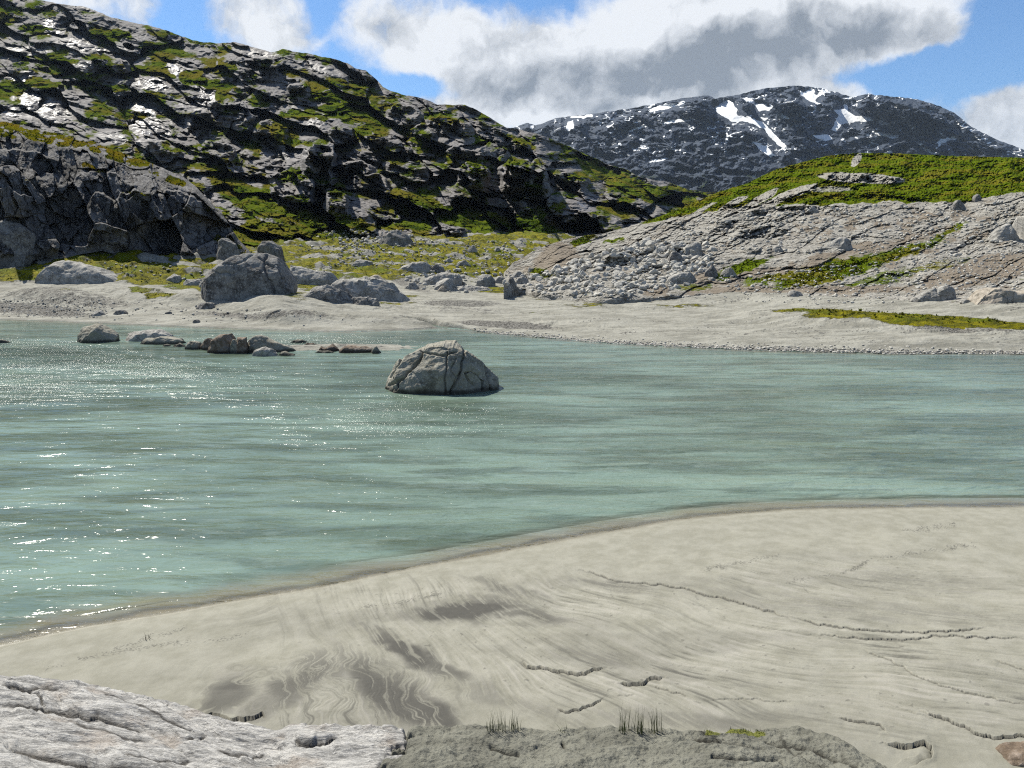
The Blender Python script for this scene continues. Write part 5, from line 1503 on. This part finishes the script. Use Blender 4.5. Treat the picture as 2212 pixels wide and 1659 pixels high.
def tuft(label, x0, x1, ybase, hpx, n, seed, name='grass_tuft', lean=.25, mat=None):
    rng = random.Random(seed)
    base = ground_at((x0 + x1) / 2, ybase)
    V, F_ = [], []
    px_m = base[1] / FPX * 1.15
    for k in range(n):
        c_ = rng.choice([.12, .35, .5, .8, .9]) + rng.gauss(0, .07)
        xd = x0 + (x1 - x0) * min(1, max(0, c_))
        p = ground_at(xd, ybase + rng.uniform(-1, 3))
        if p is None: continue
        p = Vector(p) - Vector(base) + Vector((0, rng.uniform(-.03, .03), -.01))
        h_ = hpx * px_m * rng.uniform(.35, 1.0)
        az = rng.uniform(0, 6.28); ln = rng.uniform(0, lean)
        wv = Vector((math.cos(az + 1.57), math.sin(az + 1.57), 0)) * .0035
        if abs(wv.x) < .002: wv.x = .0025
        b0 = len(V)
        for j in range(6):
            t = j / 5
            q = p + Vector((math.cos(az) * ln * h_ * t * t * 1.5, math.sin(az) * ln * h_ * t * t * 1.5, h_ * t * (1 - .15 * ln * t)))
            wj = wv * (1 - t * .92)
            V += [tuple(q - wj), tuple(q + wj)]
        for j in range(5):
            F_.append((b0 + 2 * j, b0 + 2 * j + 1, b0 + 2 * j + 3, b0 + 2 * j + 2))
    o = tri_obj(name, np.array(V), np.array(F_), mat or M_blade, label, 'grass', 'stuff' if name == 'grass_cushion' else None)
    o.location = tuple(base)
    return o


tuft('thin upright green grass tuft, left of the two tall tufts on the bottom ledge', 1048, 1124, 1576, 56, 46, 1)
tuft('thickest upright green grass tuft, right of the two tall tufts on the bottom ledge', 1340, 1432, 1580, 68, 70, 2)
tuft('short spreading grass tuft between the two tall ones on the bottom ledge', 1200, 1230, 1580, 18, 18, 3, lean=.8)
tuft('sparse low grass blades right of the thickest tuft on the bottom ledge', 1515, 1545, 1580, 14, 12, 4, lean=.8)
tuft('few tiny blades right of the left tall tuft', 1130, 1152, 1577, 10, 6, 6, lean=.8)
tuft('flat yellow-green cushion of short grass on the right part of the bottom ledge', 1570, 1652, 1578, 8, 160, 5, name='grass_cushion', lean=.9)
tg = tuft('tiny dry twig sticking out of the sand near the left waterline', 314, 324, 1378, 22, 9, 8, name='twig', lean=.35, mat=M_twig)
tg['category'] = 'twig'

# ------------------------------------------------------------------ thin mountain air
HAZE = 0.00003
if HAZE:
    bm = bmesh.new()
    bmesh.ops.create_cube(bm, size=1.0)
    for v in bm.verts:
        v.co = Vector((v.co.x * 22000, 6750 + v.co.y * 15500, -4.0 + (v.co.z + .5) * 1300))
    me = bpy.data.meshes.new('haze'); bm.to_mesh(me); bm.free()
    m_ = bpy.data.materials.new('haze air'); m_.use_nodes = True
    nt = m_.node_tree; nt.nodes.clear()
    pv = nt.nodes.new('ShaderNodeVolumePrincipled')
    pv.inputs['Color'].default_value = (.62, .78, 1.0, 1)
    pv.inputs['Density'].default_value = HAZE
    pv.inputs['Anisotropy'].default_value = 0.0
    oo = nt.nodes.new('ShaderNodeOutputMaterial'); nt.links.new(pv.outputs[0], oo.inputs[1])
    me.materials.append(m_)
    o = bpy.data.objects.new('haze', me); SC.collection.objects.link(o)
    o['kind'] = 'stuff'
